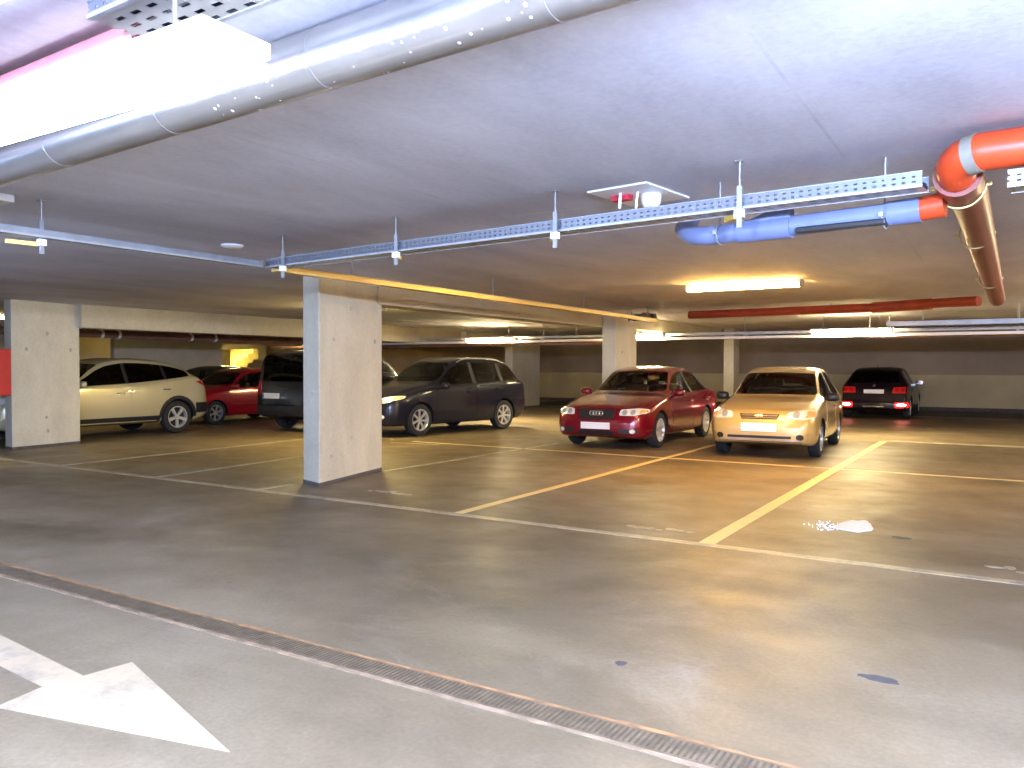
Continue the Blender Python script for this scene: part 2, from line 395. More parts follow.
# ------------------------------------------------------------------ lamps
COOL = (.50, .64, 1.)
COOL_FILL = ((.35, 1.3, 300), (1.9, .9, 250), (-1.0, -1.6, 420), (-5.8, -.5, 190), (4.6, -2., 300), (5.5, 4., 140), (-10., 1.2, 55))
def tube_lamp(x0, x1, y, z, mat, label, w=.13, drop=0., rods=True, group=None):
    L = x1-x0; t = empty('fluorescent_lamp', ((x0+x1)/2, y, z), 0, label, 'lamp', group)
    hb = MB().box(-L/2, L/2, -w*.45, w*.45, .03, .075); hb.build('housing', M['offwhite'], t, bevel=.006)
    prof = []
    d = MB(); n = 10; vs = []; fs = []
    for k in range(n+1):
        a = pi + pi*k/n; vs.append((cos(a)*w/2, .03 + sin(a)*.05))
    v3 = [(-L/2+.03, y_, z_) for y_, z_ in vs] + [(L/2-.03, y_, z_) for y_, z_ in vs]
    m = n+1
    d.add(v3, [(k, k+1, m+k+1, m+k) for k in range(n)] + [tuple(range(m))[::-1], tuple(range(m, 2*m)), (0, m, 2*m-1, n)])
    d.build('diffuser', mat, t, smooth=50)
    for s in ((-1, 1) if w < .22 else ()): MB().box(s*L/2-.02, s*L/2+.012, -w*.5, w*.5, -.022, .075).build('end_cap', M['offwhite'], t, bevel=.006)
    if drop > 0:
        for s in (-1, 1): MB().tube([(s*L*.35, 0, .07), (s*L*.35, 0, .07+drop)], .006, 8).build('hanger_rod', M['galv'], t)
    return t
tube_lamp(-3.72, -2.22, 10.6, CEIL-.075, M['L_warm'], 'warm glowing ceiling lamp above the gold and red cars', .16)
tube_lamp(-11.25, -9.72, 11.2, CEIL-.075, M['L_yel'], 'ceiling lamp mostly hidden behind the middle pillar', .12)
RY = 17.8
tube_lamp(-3.5, -1.95, RY, 2.175, M['L_mid'], 'bright lamp on the light rail above the black hatchback', .19, .3)
tube_lamp(-8.3, -6.82, RY, 2.175, M['L_mid'], 'lamp on the light rail beside the pillar behind the red saloon', .19, .3)
tube_lamp(-12.45, -10.9, RY, 2.14, M['L_mid'], 'lamp on the light rail above the dark blue crossover', .19, .3)
tube_lamp(-3.35, -1.66, 1.36, 2.2, M['L_cool'], 'glaring cool white lamp beside the big pipe overhead', .24, .28)
tube_lamp(-20., -18.4, 9., CEIL-.075, M['L_yel2'], 'yellow ceiling lamp at the far left beyond the left pillar', .14)
tube_lamp(-27.5, -26., 21.5, CEIL-.075, M['L_yel'], 'lamp over the yellow stair at the far left', .14)
tube_lamp(-20., -18.4, 17.8, CEIL-.075, M['L_yel2'], 'ceiling lamp far back at the left behind the beam', .14)
# unseen point lights without fixtures; cool ones added to brighten near floor and ceiling
def add_unseen_light(x, y, col, power, z=2.2):
    l = bpy.data.lights.new('unseen_light', 'POINT'); l.shadow_soft_size = .12; l.energy = power; l.color = col
    o = bpy.data.objects.new('unseen_light', l); COL.objects.link(o); o.location = (x, y, z)
for x, y, p in COOL_FILL: add_unseen_light(x, y, COOL, p)
for x, y, p in ((4., 10.6, 150), (3.5, 17.8, 150)): add_unseen_light(x, y, (1., .80, .46), p)

# light rail: continuous white trunking carrying the lamps
rl = empty('lamp_trunking', (0, RY, 2.2), 0, 'long white lamp trunking running across above the far car row', 'rail')
MB().box(-19., 5., .20, .26, -.12, -.06).build('channel', M['offwhite'], rl, bevel=.006)
MB().box(-19., 5., .32, .50, -.02, .04).build('upper_tray', M['galv_dull'], rl)
for i in range(9):
    x = -18+i*2.6
    MB().tube([(x, .23, -.08), (x, .23, CEIL-2.2)], .006, 8).build('hanger_rod', M['galv'], rl)
    MB().box(x-.02, x+.02, .19, .52, -.062, -.02).build('cross_bracket', M['galv'], rl)

# ------------------------------------------------------------------ pipes and trays
def ring(mb, p, d, r, t, mi=0, n=20):
    p = Vector(p); d = Vector(d).normalized()
    mb.tube([p-d*t/2, p+d*t/2], r, n, mi)
# big foreground pipe
A = Vector((-6., 2.2, 2.45)); B = Vector((2., 1.7, 2.45))
bp_ = empty('large_pipe', A, 0, 'thick grey foil covered pipe crossing the top left corner', 'pipe')
mb = MB().tube([(0, 0, 0), B-A], .1, 40); mb.build('lagging', M['pipe'], bp_, smooth=40)
dirv = (B-A).normalized()
for i in range(9):
    p = (B-A)*(.06 + i*.112); mb = MB(); ring(mb, p, dirv, .1012, .02, n=40); mb.build('joint_band', M['pipe'], bp_, smooth=40)
spx = MB(); rnd = random.Random(9)
side = Vector((-dirv.y, dirv.x, 0))
for i in range(46):
    k = .42 + .24*rnd.random(); a = radians(-150 + 75*rnd.random()); p = (B-A)*k + side*(-cos(a)*-.099) + Vector((0, 0, sin(a)*.099))
    nrm = (side*cos(a) + Vector((0, 0, sin(a))))
    q = .002 + .006*rnd.random()**2
    spx.tube([p-nrm*.003, p+nrm*.001], q, 7)
tag(spx.build('paint_specks', M['splash'], bp_), kind='stuff')
pt = MB()
for dx, a, q in ((.0, -128, .02), (.03, -122, .016), (-.025, -120, .013)):
    a = radians(a); nrm = side*cos(a) + Vector((0, 0, sin(a))); p = (B-A)*.645 + dirv*dx + nrm*.0975; pt.tube([p, p+nrm*.0035], q, 12)
pt.build('plaster_blot', M['splash'], bp_)

# perforated cable tray across (slightly oblique) and the tray along the bays
def cable_tray(name, a, b, w, h, label, mside, mbot, z_hang=False):
    a = Vector(a); b = Vector(b); L = (b-a).length; ang = math.atan2(b.y-a.y, b.x-a.x)
    t = empty(name, a, ang, label, 'cable tray')
    t.rotation_euler = (0, -math.asin((b.z-a.z)/L), ang)
    for s in (0, w):
        MB().box(0, L, s-.001, s+.001, 0, h).build('side_wall', mside, t)
        MB().box(0, L, s-.006, s+.006, h-.006, h).build('rim', M['galv'], t)
        MB().box(0, L, s-.008, s+.008, -.004, .01).build('lower_edge', M['galv_dull'], t)
    MB().box(0, L, 0, w, -.001, .001).build('bottom_plate', mbot, t)
    if z_hang:
        for k in (.12, .5, .88): MB().tube([(L*k, w/2, 0), (L*k, w/2, CEIL-a.z)], .006, 8).build('hanger_rod', M['galv'], t)
    cb = MB(); rnd = random.Random(7)
    for k in range(5):
        y = w*(.2+.15*k); cb.tube([(L*i/12, y+.01*rnd.random(), .014+.012*rnd.random()) for i in range(13)], .009, 8)
    cb.build('cables', M['black'], t, smooth=60)
    return t
cable_tray('cable_tray', (-5.58, 4.86, 2.30), (-.35, 4.323, 2.30), .16, .075, 'perforated metal cable tray running from the middle pillar to the orange pipes', M['tray'], M['tray_b'])
cable_tray('cable_tray', (.0, 4.285, 2.248), (2.5, 4.03, 2.248), .16, .075, 'short perforated cable tray right of the orange pipe elbow', M['tray'], M['tray_b'], True)
cable_tray('cable_tray', (-5.57, 1.4, 2.30), (-5.57, 4.82, 2.30), .10, .05, 'grey cable tray running to the left edge below the ceiling', M['galv'], M['galv_dull'])
yt = empty('lamp_tinted_channel', (-5.62, 5.0, 2.28), 0, 'channel over the middle pillar top, coloured yellow for lamp light', 'channel')
MB().box(-.05, .05, 0, 9.2, 0, .055).build('channel_body', M['lamp_tint_metal'], yt, bevel=.004)  # far run of the grey tray, yellow lamp light painted into it
MB().box(-.06, .06, 0, 9.2, .055, .062).build('cover', M['galv'], yt)
for i in range(4): MB().tube([(0, 1.+2.6*i, .06), (0, 1.+2.6*i, CEIL-2.28)], .006, 8).build('hanger_rod', M['galv'], yt)

def hanger(x, y, z, label, dirx=0):
    t = empty('tray_hanger', (x, y, z), 0, label, 'bracket', 'tray hangers')
    MB().box(-.014, .014, -.006, .006, -.10, .13).build('slotted_post', M['galv'], t)
    MB().tube([(0, 0, .12), (0, 0, CEIL-z)], .005, 8).build('threaded_rod', M['galv_dull'], t)
    MB().box(-.02, .02, -.02, .02, CEIL-z-.006, CEIL-z).build('ceiling_plate', M['galv'], t)
    MB().obox((-.015, .012, -.035), (-.13, .20, -.012), .03, .028).build('bracket_arm', M['yellow'], t)
    MB().box(-.026, .026, -.02, .02, -.045, -.0).build('clamp', M['white'], t, bevel=.004)
    return t
def tray_y(x): return 4.86 + (x+5.58)*(4.03-4.86)/8.08
for x, lb in ((-5.30, 'metal tray hanger right above the middle pillar top'), (-3.92, 'metal tray hanger next right of the middle pillar'), (-2.47, 'metal tray hanger left of the white ceiling plate'), (-1.25, 'metal tray hanger over the blue grey pipe')):
    hanger(x, tray_y(x)-.03, 2.29, lb)
t = hanger(-5.62, 2.95, 2.29, 'metal tray hanger on the tray at the left edge'); t.rotation_euler = (0, 0, pi/2)

# white plate on the ceiling with devices
bx = empty('ceiling_plate', (-2.05, 4.88, CEIL), radians(-8), 'square white plate on the ceiling carrying a detector', 'plate')
MB().box(-.22, .22, -.28, .28, -.012, 0).build('base_plate', M['white'], bx, bevel=.003)
MB().box(-.15, -.02, -.10, -.04, -.045, -.012).build('red_label', M['red_label'], bx)
MB().lathe([(.0, -.10), (.045, -.095), (.062, -.07), (.066, -.03), (.066, -.012)], (.08, .02, 0), 'z', 24).build('round_detector', M['white'], bx, smooth=40)
MB().tube([(-.06, -.13, -.012), (-.06, -.14, -.11)], .010, 10).build('cable_stub', M['white'], bx)
MB().tube([(.05, -.1, -.012), (.05, -.12, -.12)], .008, 10).build('cable_stub', M['white'], bx)
o = MB().lathe([(0, -.028), (.08, -.026), (.1, -.012), (.1, 0)], (0, 0, 0), 'z', 24).build('round_ceiling_cover', M['white'], smooth=40, loc=(-6.14, 4.95, CEIL))
tag(o, 'small round white cover on the ceiling left of the middle pillar', 'cover')
o = MB().box(-.45, .35, -.05, .05, -.05, 0).build('ceiling_batten', M['offwhite'], bevel=.006, loc=(-5.95, 2.72, CEIL)); tag(o, 'unlit white batten on the ceiling at the left edge', 'lamp')

def clampring(name, p, d, r, par, mat):
    mb = MB(); p = Vector(p); d = Vector(d).normalized()
    a = d.cross(Vector((0, 0, 1))).normalized(); b = a.cross(d)
    n = 28; rr = .006; vs = []; fs = []
    mb.tube([p + a*(cos(2*pi*k/n)*r) + b*(sin(2*pi*k/n)*r) for k in range(n+1)], rr, 8, caps=False)
    for s in (-1, 1): mb.box(p.x-.012, p.x+.012, p.y-.012, p.y+.012, p.z-.012, p.z+.012, mat=Matrix.Translation(a*(s*(r+.014))))
    return mb.build(name, mat, par, smooth=60)
# orange / red-brown drain pipe running away from the viewer
op = empty('drain_pipe', (-.21, 4.62, 2.375), 0, 'thick red brown drain pipe running away below the ceiling at the right', 'pipe')
MB().tube([(0, -.1, 0), (.03, .25, -.005), (.11, 8.1, -.01)], [.098, .095, .095], 28).build('pipe_run', M['redbrown'], op, smooth=40)
MB().tube([(0, -.12, 0), (0, .22, 0)], .110, 28).build('socket', M['redbrown'], op, smooth=40)
for y in (.16, 1.9, 5.2): clampring('pipe_clamp', (.012*y, y, -.005), (0, 1, 0), .114 if y < 1 else .102, op, M['brass'])
for y in (.16, 1.9, 5.2): MB().tube([(0, y, .09), (0, y, CEIL-2.375)], .007, 8).build('hanger_rod', M['galv'], op)
# orange cross pipe with grey sleeves
cp = empty('orange_pipe', (-.20, 4.33, 2.43), radians(-3), 'orange pipe with grey sleeves leaving the right edge above the tray', 'pipe')
pts = [(-.02, .17, -.06), (-.02, .12, -.045)] + [(-.02+.12*(1-cos(t)), .12-.12*sin(t), -.045+.045*sin(t)) for t in [i*pi/2/8 for i in range(1, 9)]] + [(2.5, 0, 0)]
MB().tube(pts, .088, 24).build('pipe_run', M['orange'], cp, smooth=50)
for x0, x1 in ((.04, .09), (.27, .35), (.64, .74)): MB().tube([(x0, .018 if x0 < .1 else 0, -.006 if x0 < .1 else 0), (x1, 0, 0)], .094, 24).build('sleeve', M['sleeve'], cp, smooth=40)
MB().tube([(1., 0, .08), (1., 0, CEIL-2.43)], .007, 8).build('hanger_rod', M['galv'], cp)
# blue grey branch pipe
gp = empty('branch_pipe', (-1.0, 4.78, 2.24), radians(-6.5), 'blue grey plastic pipe hanging below the cable tray', 'pipe')
e = [(-.98, .62, .30), (-.97, .60, .24), (-.95, .50, .17), (-.86, .24, .10), (-.80, .14, .07), (-.74, .07, .035), (-.67, .03, .01), (-.58, .015, 0), (-.3, .01, 0), (.46, 0, .012)]
MB().tube(e, .058, 24).build('pipe_run', M['bluegrey'], gp, smooth=50)
MB().tube([(-.38, .01, .0), (-.06, .005, 0)], .066, 24).build('branch_fitting', M['bluegrey'], gp, smooth=40)
MB().tube([(-.30, .01, .02), (-.15, .0, .075), (-.06, .0, .078)], [.05, .046, .044], 20).build('branch_stub', M['bluegrey'], gp, smooth=50)
MB().tube([(.46, 0, .012), (.62, -.0, .016)], [.066, .068], 24).build('socket', M['bluegrey'], gp, smooth=40)
MB().tube([(.60, 0, .016), (.73, -.0, .03)], [.062, .066], 24).build('orange_coupling', M['orange'], gp, smooth=40)
MB().box(-.02, .46, -.066, -.03, -.052, -.018).build('black_strip', M['black'], gp, bevel=.008)
for x in (-.5, .44): clampring('pipe_clamp', (x, .008, 0), (1, 0, 0), .064, gp, M['galv'])
for x in (-.5, .44): MB().tube([(x, 0, .06), (x, 0, CEIL-2.24)], .006, 8).build('hanger_rod', M['galv'], gp)

# red sprinkler pipe further back, short tray at right, brown pipes
rp = empty('red_pipe', (-5.2, 14.6, 2.44), 0, 'red pipe below the ceiling behind the warm lamp', 'pipe')
MB().tube([(0, 0.3, 0), (3.4, .0, 0), (4.2, -.45, 0), (4.86, -.9, -.02)], .075, 20).build('pipe_run', M['red_pipe'], rp, smooth=50)
MB().tube([(3.3, .02, 0), (4.2, -.42, 0)], .09, 20).build('sleeve', M['red_pipe'], rp, smooth=50)
for x in (.6, 2.6): MB().tube([(x, .2, .07), (x, .2, CEIL-2.44)], .008, 8).build('hanger_rod', M['galv'], rp)
wt = empty('cable_ladder', (-1.9, 16.4, 2.21), 0, 'pale metal cable ladder at the right edge beside the lit lamp', 'cable tray')
MB().box(0, 5., 0, .004, 0, .085).build('side_wall', M['galv'], wt)
MB().box(0, 5., .3, .304, 0, .085).build('side_wall', M['galv'], wt)
for i in range(16): MB().box(.1+.3*i, .13+.3*i, -.008, .3, -.008, .012).build('rung', M['galv'], wt)
cb = MB()
for k in range(4): cb.tube([(0, .05+.06*k, .03), (5., .05+.06*k, .03)], .016, 8)
cb.build('cables', M['black'], wt, smooth=60)
for i in range(3): MB().tube([(.6+1.5*i, .15, .0), (.6+1.5*i, .15, CEIL-2.21)], .008, 8).build('hanger_rod', M['galv'], wt)
dk = empty('dark_pipe', (-2.6, 18.6, 2.15), 0, 'dark pipe running behind the light rail at the right', 'pipe')
MB().tube([(0, 0, 0), (8., 0, 0)], .09, 20).build('pipe_run', M['brown_pipe'], dk, smooth=50)
for x in (.5, 3., 5.5): MB().tube([(x, 0, .08), (x, 0, CEIL-2.15)], .008, 8).build('hanger_rod', M['galv'], dk)
q = empty('rust_brown_pipe', (-21., 18.5, 2.06), 0, 'thin rust brown pipe above the dark blue crossover', 'pipe')
MB().tube([(0, 0, 0), (13., 0, 0)], .045, 16).build('pipe_run', M['brown_pipe'], q, smooth=50)
for x in (1., 4.5, 8., 11.5): MB().tube([(x, 0, .04), (x, 0, CEIL-2.06)], .008, 8).build('hanger_rod', M['galv'], q)
q = empty('brown_pipe', (-17.2, 7.4, 2.15), 0, 'brown clamped pipe seen under the left beam', 'pipe')
MB().tube([(0, 0, 0), (0, 9.9, 0)], .09, 20).build('pipe_run', M['brown_pipe'], q, smooth=50)
for y in (1.6, 5.2, 9.): MB().tube([(0, y, .08), (0, y, CEIL-2.15)], .008, 8).build('hanger_rod', M['galv'], q)
for y in (1.6, 2.9, 3.3, 5.2, 5.9): MB().tube([(0, y-.03, 0), (0, y+.03, 0)], .1, 16).build('pipe_clamp', M['white'], q)
vb = empty('valve_cluster', (-6.2, 14.9, 2.42), 0, 'dark valve fittings hung by the ceiling near the far pillar', 'valve')
MB().tube([(-.25, 0, 0), (.3, 0, 0)], .07, 16).build('valve_body', M['black'], vb, smooth=50)
MB().tube([(.15, -.2, 0), (.15, .25, 0)], .09, 16).build('valve_branch', M['brown_pipe'], vb, smooth=50)
MB().lathe([(0, -.1), (.05, -.09), (.05, .02)], (-.2, 0, 0), 'z', 14).build('valve_cap', M['white'], vb, smooth=40)
for x in (-.2, .15): MB().tube([(x, 0, .05), (x, 0, CEIL-2.42)], .008, 8).build('hanger_rod', M['galv'], vb)

# things above the big pipe near the glaring lamp
cable_tray('cable_tray', (-2.32, 1.36, 2.45), (-.4, 1.30, 2.45), .22, .05, 'perforated tray above the glaring lamp at the top edge', M['tray'], M['tray_b'], True)
pk = MB().tube([(0, 0, 0), (3.2, -.10, 0)], .05, 18).build('pink_pipe', simple('pink_pipe_paint', (.75, .22, .25), .4), smooth=50, loc=(-5.55, 1.66, 2.48)); tag(pk, 'pinkish red pipe at the top left corner', 'pipe')
wr = empty('white_conduit', (-4.6, 1.24, 2.50), 0, 'thin white conduit pair at the top left corner', 'conduit')
MB().tube([(0, 0, 0), (3.6, -.06, 0)], .018, 12).build('conduit_run', M['white'], wr, smooth=50)
MB().tube([(0, -.05, 0), (3.6, -.11, 0)], .014, 12).build('conduit_run', M['white'], wr, smooth=50)
for x in (.4, 1.6, 3.2): MB().box(x-.012, x+.012, -.09-.017*x, .03-.017*x, -.022, CEIL-2.5).build('clip', M['offwhite'], wr)

# red cabinet on the left pillar
cb = empty('red_cabinet', (-14.33, 6.99, .93), radians(-8), 'red wall cabinet fixed to the left pillar at the picture edge', 'cabinet')
MB().box(-.40, .03, -.20, -.0, 0, .78).build('cabinet_body', M['red_box'], cb, bevel=.01)
MB().box(-.38, .015, -.215, -.20, .03, .75).build('door', M['red_box'], cb, bevel=.005)

# yellow lit stair at the far left
st = struct(MB().box(-26.0, -25.8, 20.3, 20.7, 0, 2.1).build('trim_1', M['stair']))
fl = MB()
for i in range(11): fl.box(-29.2, -27., 20.0+.28*i, 20.28+.28*i, .17*i+.05, .17*(i+1)+.3)
fo = fl.build('stair_flight', M['stair'], bevel=0); struct(fo, 'yellow lit stair flight at the far left')
slab('wall_stair', -29.6, -29.4, 19.5, 25.6, 0, CEIL, M['wall_plain'])

# ------------------------------------------------------------------ cars
def pchip(keys):
    xs = [k[0] for k in keys]; ys = [k[1] for k in keys]; n = len(xs)
    h = [xs[i+1]-xs[i] for i in range(n-1)]; d = [(ys[i+1]-ys[i])/h[i] for i in range(n-1)]
    m = [0]*n; m[0] = d[0]; m[-1] = d[-1]
    for i in range(1, n-1):
        if d[i-1]*d[i] <= 0: m[i] = 0
        else:
            w1 = 2*h[i]+h[i-1]; w2 = h[i]+2*h[i-1]; m[i] = (w1+w2)/(w1/d[i-1]+w2/d[i])
    def f(x):
        if x <= xs[0]: return ys[0]
        if x >= xs[-1]: return ys[-1]
        i = 0
        while x > xs[i+1]: i += 1
        t = (x-xs[i])/h[i]; a = ys[i]; b = ys[i+1]
        return (2*t**3-3*t*t+1)*a + (t**3-2*t*t+t)*h[i]*m[i] + (-2*t**3+3*t*t)*b + (t**3-t*t)*h[i]*m[i+1]
    return f
def crom(P, per=4):
    out = []
    for i in range(len(P)-1):
        p0 = P[max(i-1, 0)]; p1 = P[i]; p2 = P[i+1]; p3 = P[min(i+2, len(P)-1)]
        for k in range(per):
            t = k/per
            q = []
            for a in (0, 1):
                m1 = (p2[a]-p0[a])*.5; m2 = (p3[a]-p1[a])*.5
                q.append((2*t**3-3*t*t+1)*p1[a] + (t**3-2*t*t+t)*m1*.8 + (-2*t**3+3*t*t)*p2[a] + (t**3-t*t)*m2*.8)
            out.append(tuple(q))
    out.append(P[-1]); return out
def inside(p, poly):
    x, y = p; c = False; j = len(poly)-1
    for i in range(len(poly)):
        xi, yi = poly[i]; xj, yj = poly[j]
        if (yi > y) != (yj > y) and x < (xj-xi)*(y-yi)/(yj-yi)+xi: c = not c
        j = i
    return c
def rpoly(pts, r=.03, n=4):
    # round the corners of a polygon
    out = []; m = len(pts)
    for i in range(m):
        p = Vector(pts[i]); a = Vector(pts[i-1]); b = Vector(pts[(i+1) % m])
        da = a-p; db = b-p; rr = min(r, da.length*.45, db.length*.45)
        s = p+da.normalized()*rr; e = p+db.normalized()*rr
        for k in range(n+1):
            t = k/n; q = s*(1-t)**2 + p*2*t*(1-t) + e*t*t; out.append((q.x, q.y))
    return out
def rect(a0, a1, b0, b1): return [(a0, b0), (a1, b0), (a1, b1), (a0, b1)]
def ell(cx, cy, rx, ry, n=24): return [(cx+rx*cos(2*pi*i/n), cy+ry*sin(2*pi*i/n)) for i in range(n)]

class Car:
    def __init__(c, spec, name, label, group=None):
        c.S = spec; c.L = spec['L']; c.W = spec['W']/2
        c.root = empty(name, (0, 0, 0), 0, label, 'car', group)
        c.zc = pchip(spec['zc']); c.ze = pchip(spec['ze']); c.we = pchip(spec['we']); c.zb = pchip(spec['zb'])
        c.wm = pchip(spec['wm']); c.zl = pchip(spec['zl'])
        st = []
        s = 0.
        while s < c.L:
            st.append(s)
            e = min(s, c.L-s); s += .02 if e < .12 else (.04 if e < .4 else .07)
        st.append(c.L); c.st = st
        mb = MB(); secs = [c.section(s) for s in st]; n = len(secs[0])
        vs = [p for sec in secs for p in sec]; fs = []
        for i in range(len(st)-1):
            for k in range(n):
                k2 = (k+1) % n; fs.append((i*n+k, (i+1)*n+k, (i+1)*n+k2, i*n+k2))
        # rounded end caps
        def cap(base, x, out, flip):
            loop = [vs[base+k] for k in range(n)]; cz = sum(p[2] for p in loop)/n; prev = [base+k for k in range(n)]
            for q, o in ((.86, .020), (.6, .034), (.3, .040)):
                ids = []
                for p in loop: ids.append(len(vs)); vs.append((x+out*o, p[1]*q, cz+(p[2]-cz)*(q*.9+.1)))
                for k in range(n):
                    k2 = (k+1) % n; f = (prev[k], prev[k2], ids[k2], ids[k]); fs.append(f[::-1] if flip else f)
                prev = ids
            fs.append(tuple(prev))
        cap(0, c.L/2, 1, False); cap((len(st)-1)*n, -c.L/2, -1, True)
        mb.add(vs, fs)
        c.mats = [spec['paint'], M['black']]
        body = mb.build(spec.get('bodyname', 'body'), c.mats, c.root, smooth=38)
        c.body = body
        bm = bmesh.new(); bm.from_mesh(body.data); c.bvh = BVHTree.FromBMesh(bm); bm.free()
    def section(c, s):
        w = c.wm(s); zl = c.zl(s); zb = c.zb(s); ze = max(c.ze(s), zb+.008); zc = max(c.zc(s), ze+.004); we = min(c.we(s)*c.W, w*.97)
        zm = zl+.5*(zb-zl)
        w = w*c.W
        P = [(0, zl), (w*.82, zl), (w*.945, zl+.05), (w*.985, zl+.15), (w, zm), (w*.985, zb-.06), (w*.955, zb), ((w*.955*.45+we*.55), zb+(ze-zb)*.5), (we, ze-.02*(ze > zb+.1)), (we*.90, ze+.45*(zc-ze)), (we*.55, ze+.88*(zc-ze)), (0, zc)]
        h = crom(P, 3); x = c.L/2-s
        return [(x, y, z) for y, z in h] + [(x, -y, z) for y, z in h[-2:0:-1]]
    def X(c, s): return c.L/2-s
    def hit(c, axis, a, b):
        # surface point for 2D outline coordinates
        if axis == 'front': o, d = Vector((c.L/2+1, a, b)), Vector((-1, 0, 0))
        elif axis == 'rear': o, d = Vector((-c.L/2-1, a, b)), Vector((1, 0, 0))
        elif axis == 'left': o, d = Vector((c.X(a), 2, b)), Vector((0, -1, 0))
        elif axis == 'right': o, d = Vector((c.X(a), -2, b)), Vector((0, 1, 0))
        else: o, d = Vector((c.X(a), b, 3)), Vector((0, 0, -1))
        h = c.bvh.ray_cast(o, d, 6)
        if h[0] is None:
            h = c.bvh.find_nearest(o + d*(1.0 if axis in ('front', 'rear') else 1.1))
        return h[0], -d, h[1]
    def patch(c, name, poly, axis, th, mat, parent=None, grid=.07, inset=.012):
        poly = [tuple(p) for p in poly]
        dense = []
        for i in range(len(poly)):
            a = Vector(poly[i]); b = Vector(poly[(i+1) % len(poly)]); k = max(1, int((b-a).length/grid))
            for j in range(k): q = a.lerp(b, j/k); dense.append((q.x, q.y))
        n = len(dense); pts = [Vector(p) for p in dense]; edges = [(i, (i+1) % n) for i in range(n)]
        x0 = min(p[0] for p in dense); x1 = max(p[0] for p in dense); y0 = min(p[1] for p in dense); y1 = max(p[1] for p in dense)
        def far(q): return min((Vector(q)-Vector(p)).length for p in dense) > grid*.35
        gx = int((x1-x0)/grid); gy = int((y1-y0)/grid)
        for i in range(1, gx+1):
            for j in range(1, gy+1):
                q = (x0+i*(x1-x0)/(gx+1), y0+j*(y1-y0)/(gy+1))
                if inside(q, dense) and far(q): pts.append(Vector(q))
        res = delaunay_2d_cdt(pts, edges, [], 1, 1e-5)
        V, F = res[0], res[2]
        top = []; bot = []
        for p in V:
            h, d, nn = c.hit(axis, p.x, p.y)
            nd = (nn if nn.dot(d) > 0 else -nn)
            nd = (nd+d).normalized()
            top.append(h+nd*th); bot.append(h-nd*inset)
        mb = MB(); k = len(V)
        eb = {}
        for f in F:
            for i in range(len(f)):
                a, b = f[i], f[(i+1) % len(f)]; key = (min(a, b), max(a, b)); eb.setdefault(key, []).append((a, b))
        fs = [tuple(f) for f in F]
        for key, l in eb.items():
            if len(l) == 1: a, b = l[0]; fs.append((b, a, k+a, k+b))
        mb.add(top+bot, fs)
        return mb.build(name, mat, parent or c.root, smooth=35)
    def pane(c, name, poly, axis, mat, parent=None): return c.patch(name, poly, axis, -.006, mat, parent, grid=.09, inset=.012)
    def side_poly(c, s0, s1, lo=.022, hi=.045, r=.03):
        n = 16; a = []; b = []
        for i in range(n+1):
            s = s0+(s1-s0)*i/n; l = c.zb(s)+lo; u = c.ze(s)-hi
            if u-l > .05: a.append((s, l)); b.append((s, u))
        # thin out to keep the corners
        return rpoly([a[0], a[len(a)//2], a[-1], b[-1]] + [b[i] for i in range(len(b)-3, 1, -3)] + [b[0]], r, 3)
    def cut(c):
        # open windows, cabin and wheel arches in the body
        S = c.S; tmp = []
        def add(mb, nm='cut'):
            o = mb.build(nm, M['black']); tmp.append(o); return o
        # cabin
        s0, s1 = S['cab']; mb = MB(); st = [s0+(s1-s0)*i/24 for i in range(25)]; vs = []; fs = []; n = None
        for s in st:
            zb = c.zb(s); ze = c.ze(s)-.06; zc = c.zc(s)-.05; w = c.wm(s)*c.W*.955-.07; we = min(c.we(s)*c.W, w+.02)-.06
            ze = max(ze, .42); zc = max(zc, ze+.01); zb_ = min(zb, ze-.04) if ze > .5 else .40
            h = [(0, .32), (w*.97, .32), (w, max(zb_, .36)), (we, ze), (we*.6, ze+.8*(zc-ze)), (0, zc)]
            sec = [(c.X(s), y, z) for y, z in h] + [(c.X(s), -y, z) for y, z in h[-2:0:-1]]; n = len(sec); vs += sec
        for i in range(len(st)-1):
            for k in range(n): k2 = (k+1) % n; fs.append((i*n+k, (i+1)*n+k, (i+1)*n+k2, i*n+k2))
        fs += [tuple(range(n)), tuple(range((len(st)-1)*n, len(st)*n))[::-1]]
        add(mb.add(vs, fs))
        for poly in c.side:
            m2 = MB(); k = len(poly)
            v = [(c.X(a), 1.3, b) for a, b in poly] + [(c.X(a), -1.3, b) for a, b in poly]
            m2.add(v, [tuple(range(k)), tuple(range(k, 2*k))[::-1]] + [(i, (i+1) % k, (i+1) % k+k, i+k) for i in range(k)]); add(m2)
        for poly, xa, xb in ((c.ws, c.L/2-.3, c.X(S['cab'][0]+1.0)), (c.rw, -c.L/2-.3, c.X(S['cab'][1]-.6))):
            m2 = MB(); k = len(poly)
            v = [(xa, a, b) for a, b in poly] + [(xb, a, b) for a, b in poly]
            m2.add(v, [tuple(range(k)), tuple(range(k, 2*k))[::-1]] + [(i, (i+1) % k, (i+1) % k+k, i+k) for i in range(k)]); add(m2)
        R = S['wr']*1.13
        for s in S['ax']:
            for sd in (-1, 1):
                m2 = MB(); y0 = sd*(c.W-.30); y1 = sd*(c.W+.2)
                m2.lathe([(0.0001, y0), (R, y0), (R, y1), (0.0001, y1)], (c.X(s), 0, S['wr']), 'y', 40); add(m2)
        for o in tmp:
            bm = bmesh.new(); bm.from_mesh(o.data); bmesh.ops.remove_doubles(bm, verts=bm.verts, dist=.0005); bmesh.ops.recalc_face_normals(bm, faces=bm.faces)
            bm.to_mesh(o.data); bm.free()
            md = c.body.modifiers.new('b', 'BOOLEAN'); md.operation = 'DIFFERENCE'; md.solver = 'EXACT'; md.object = o
            try: md.material_mode = 'TRANSFER'
            except Exception: pass
        dg = bpy.context.evaluated_depsgraph_get(); dg.update()
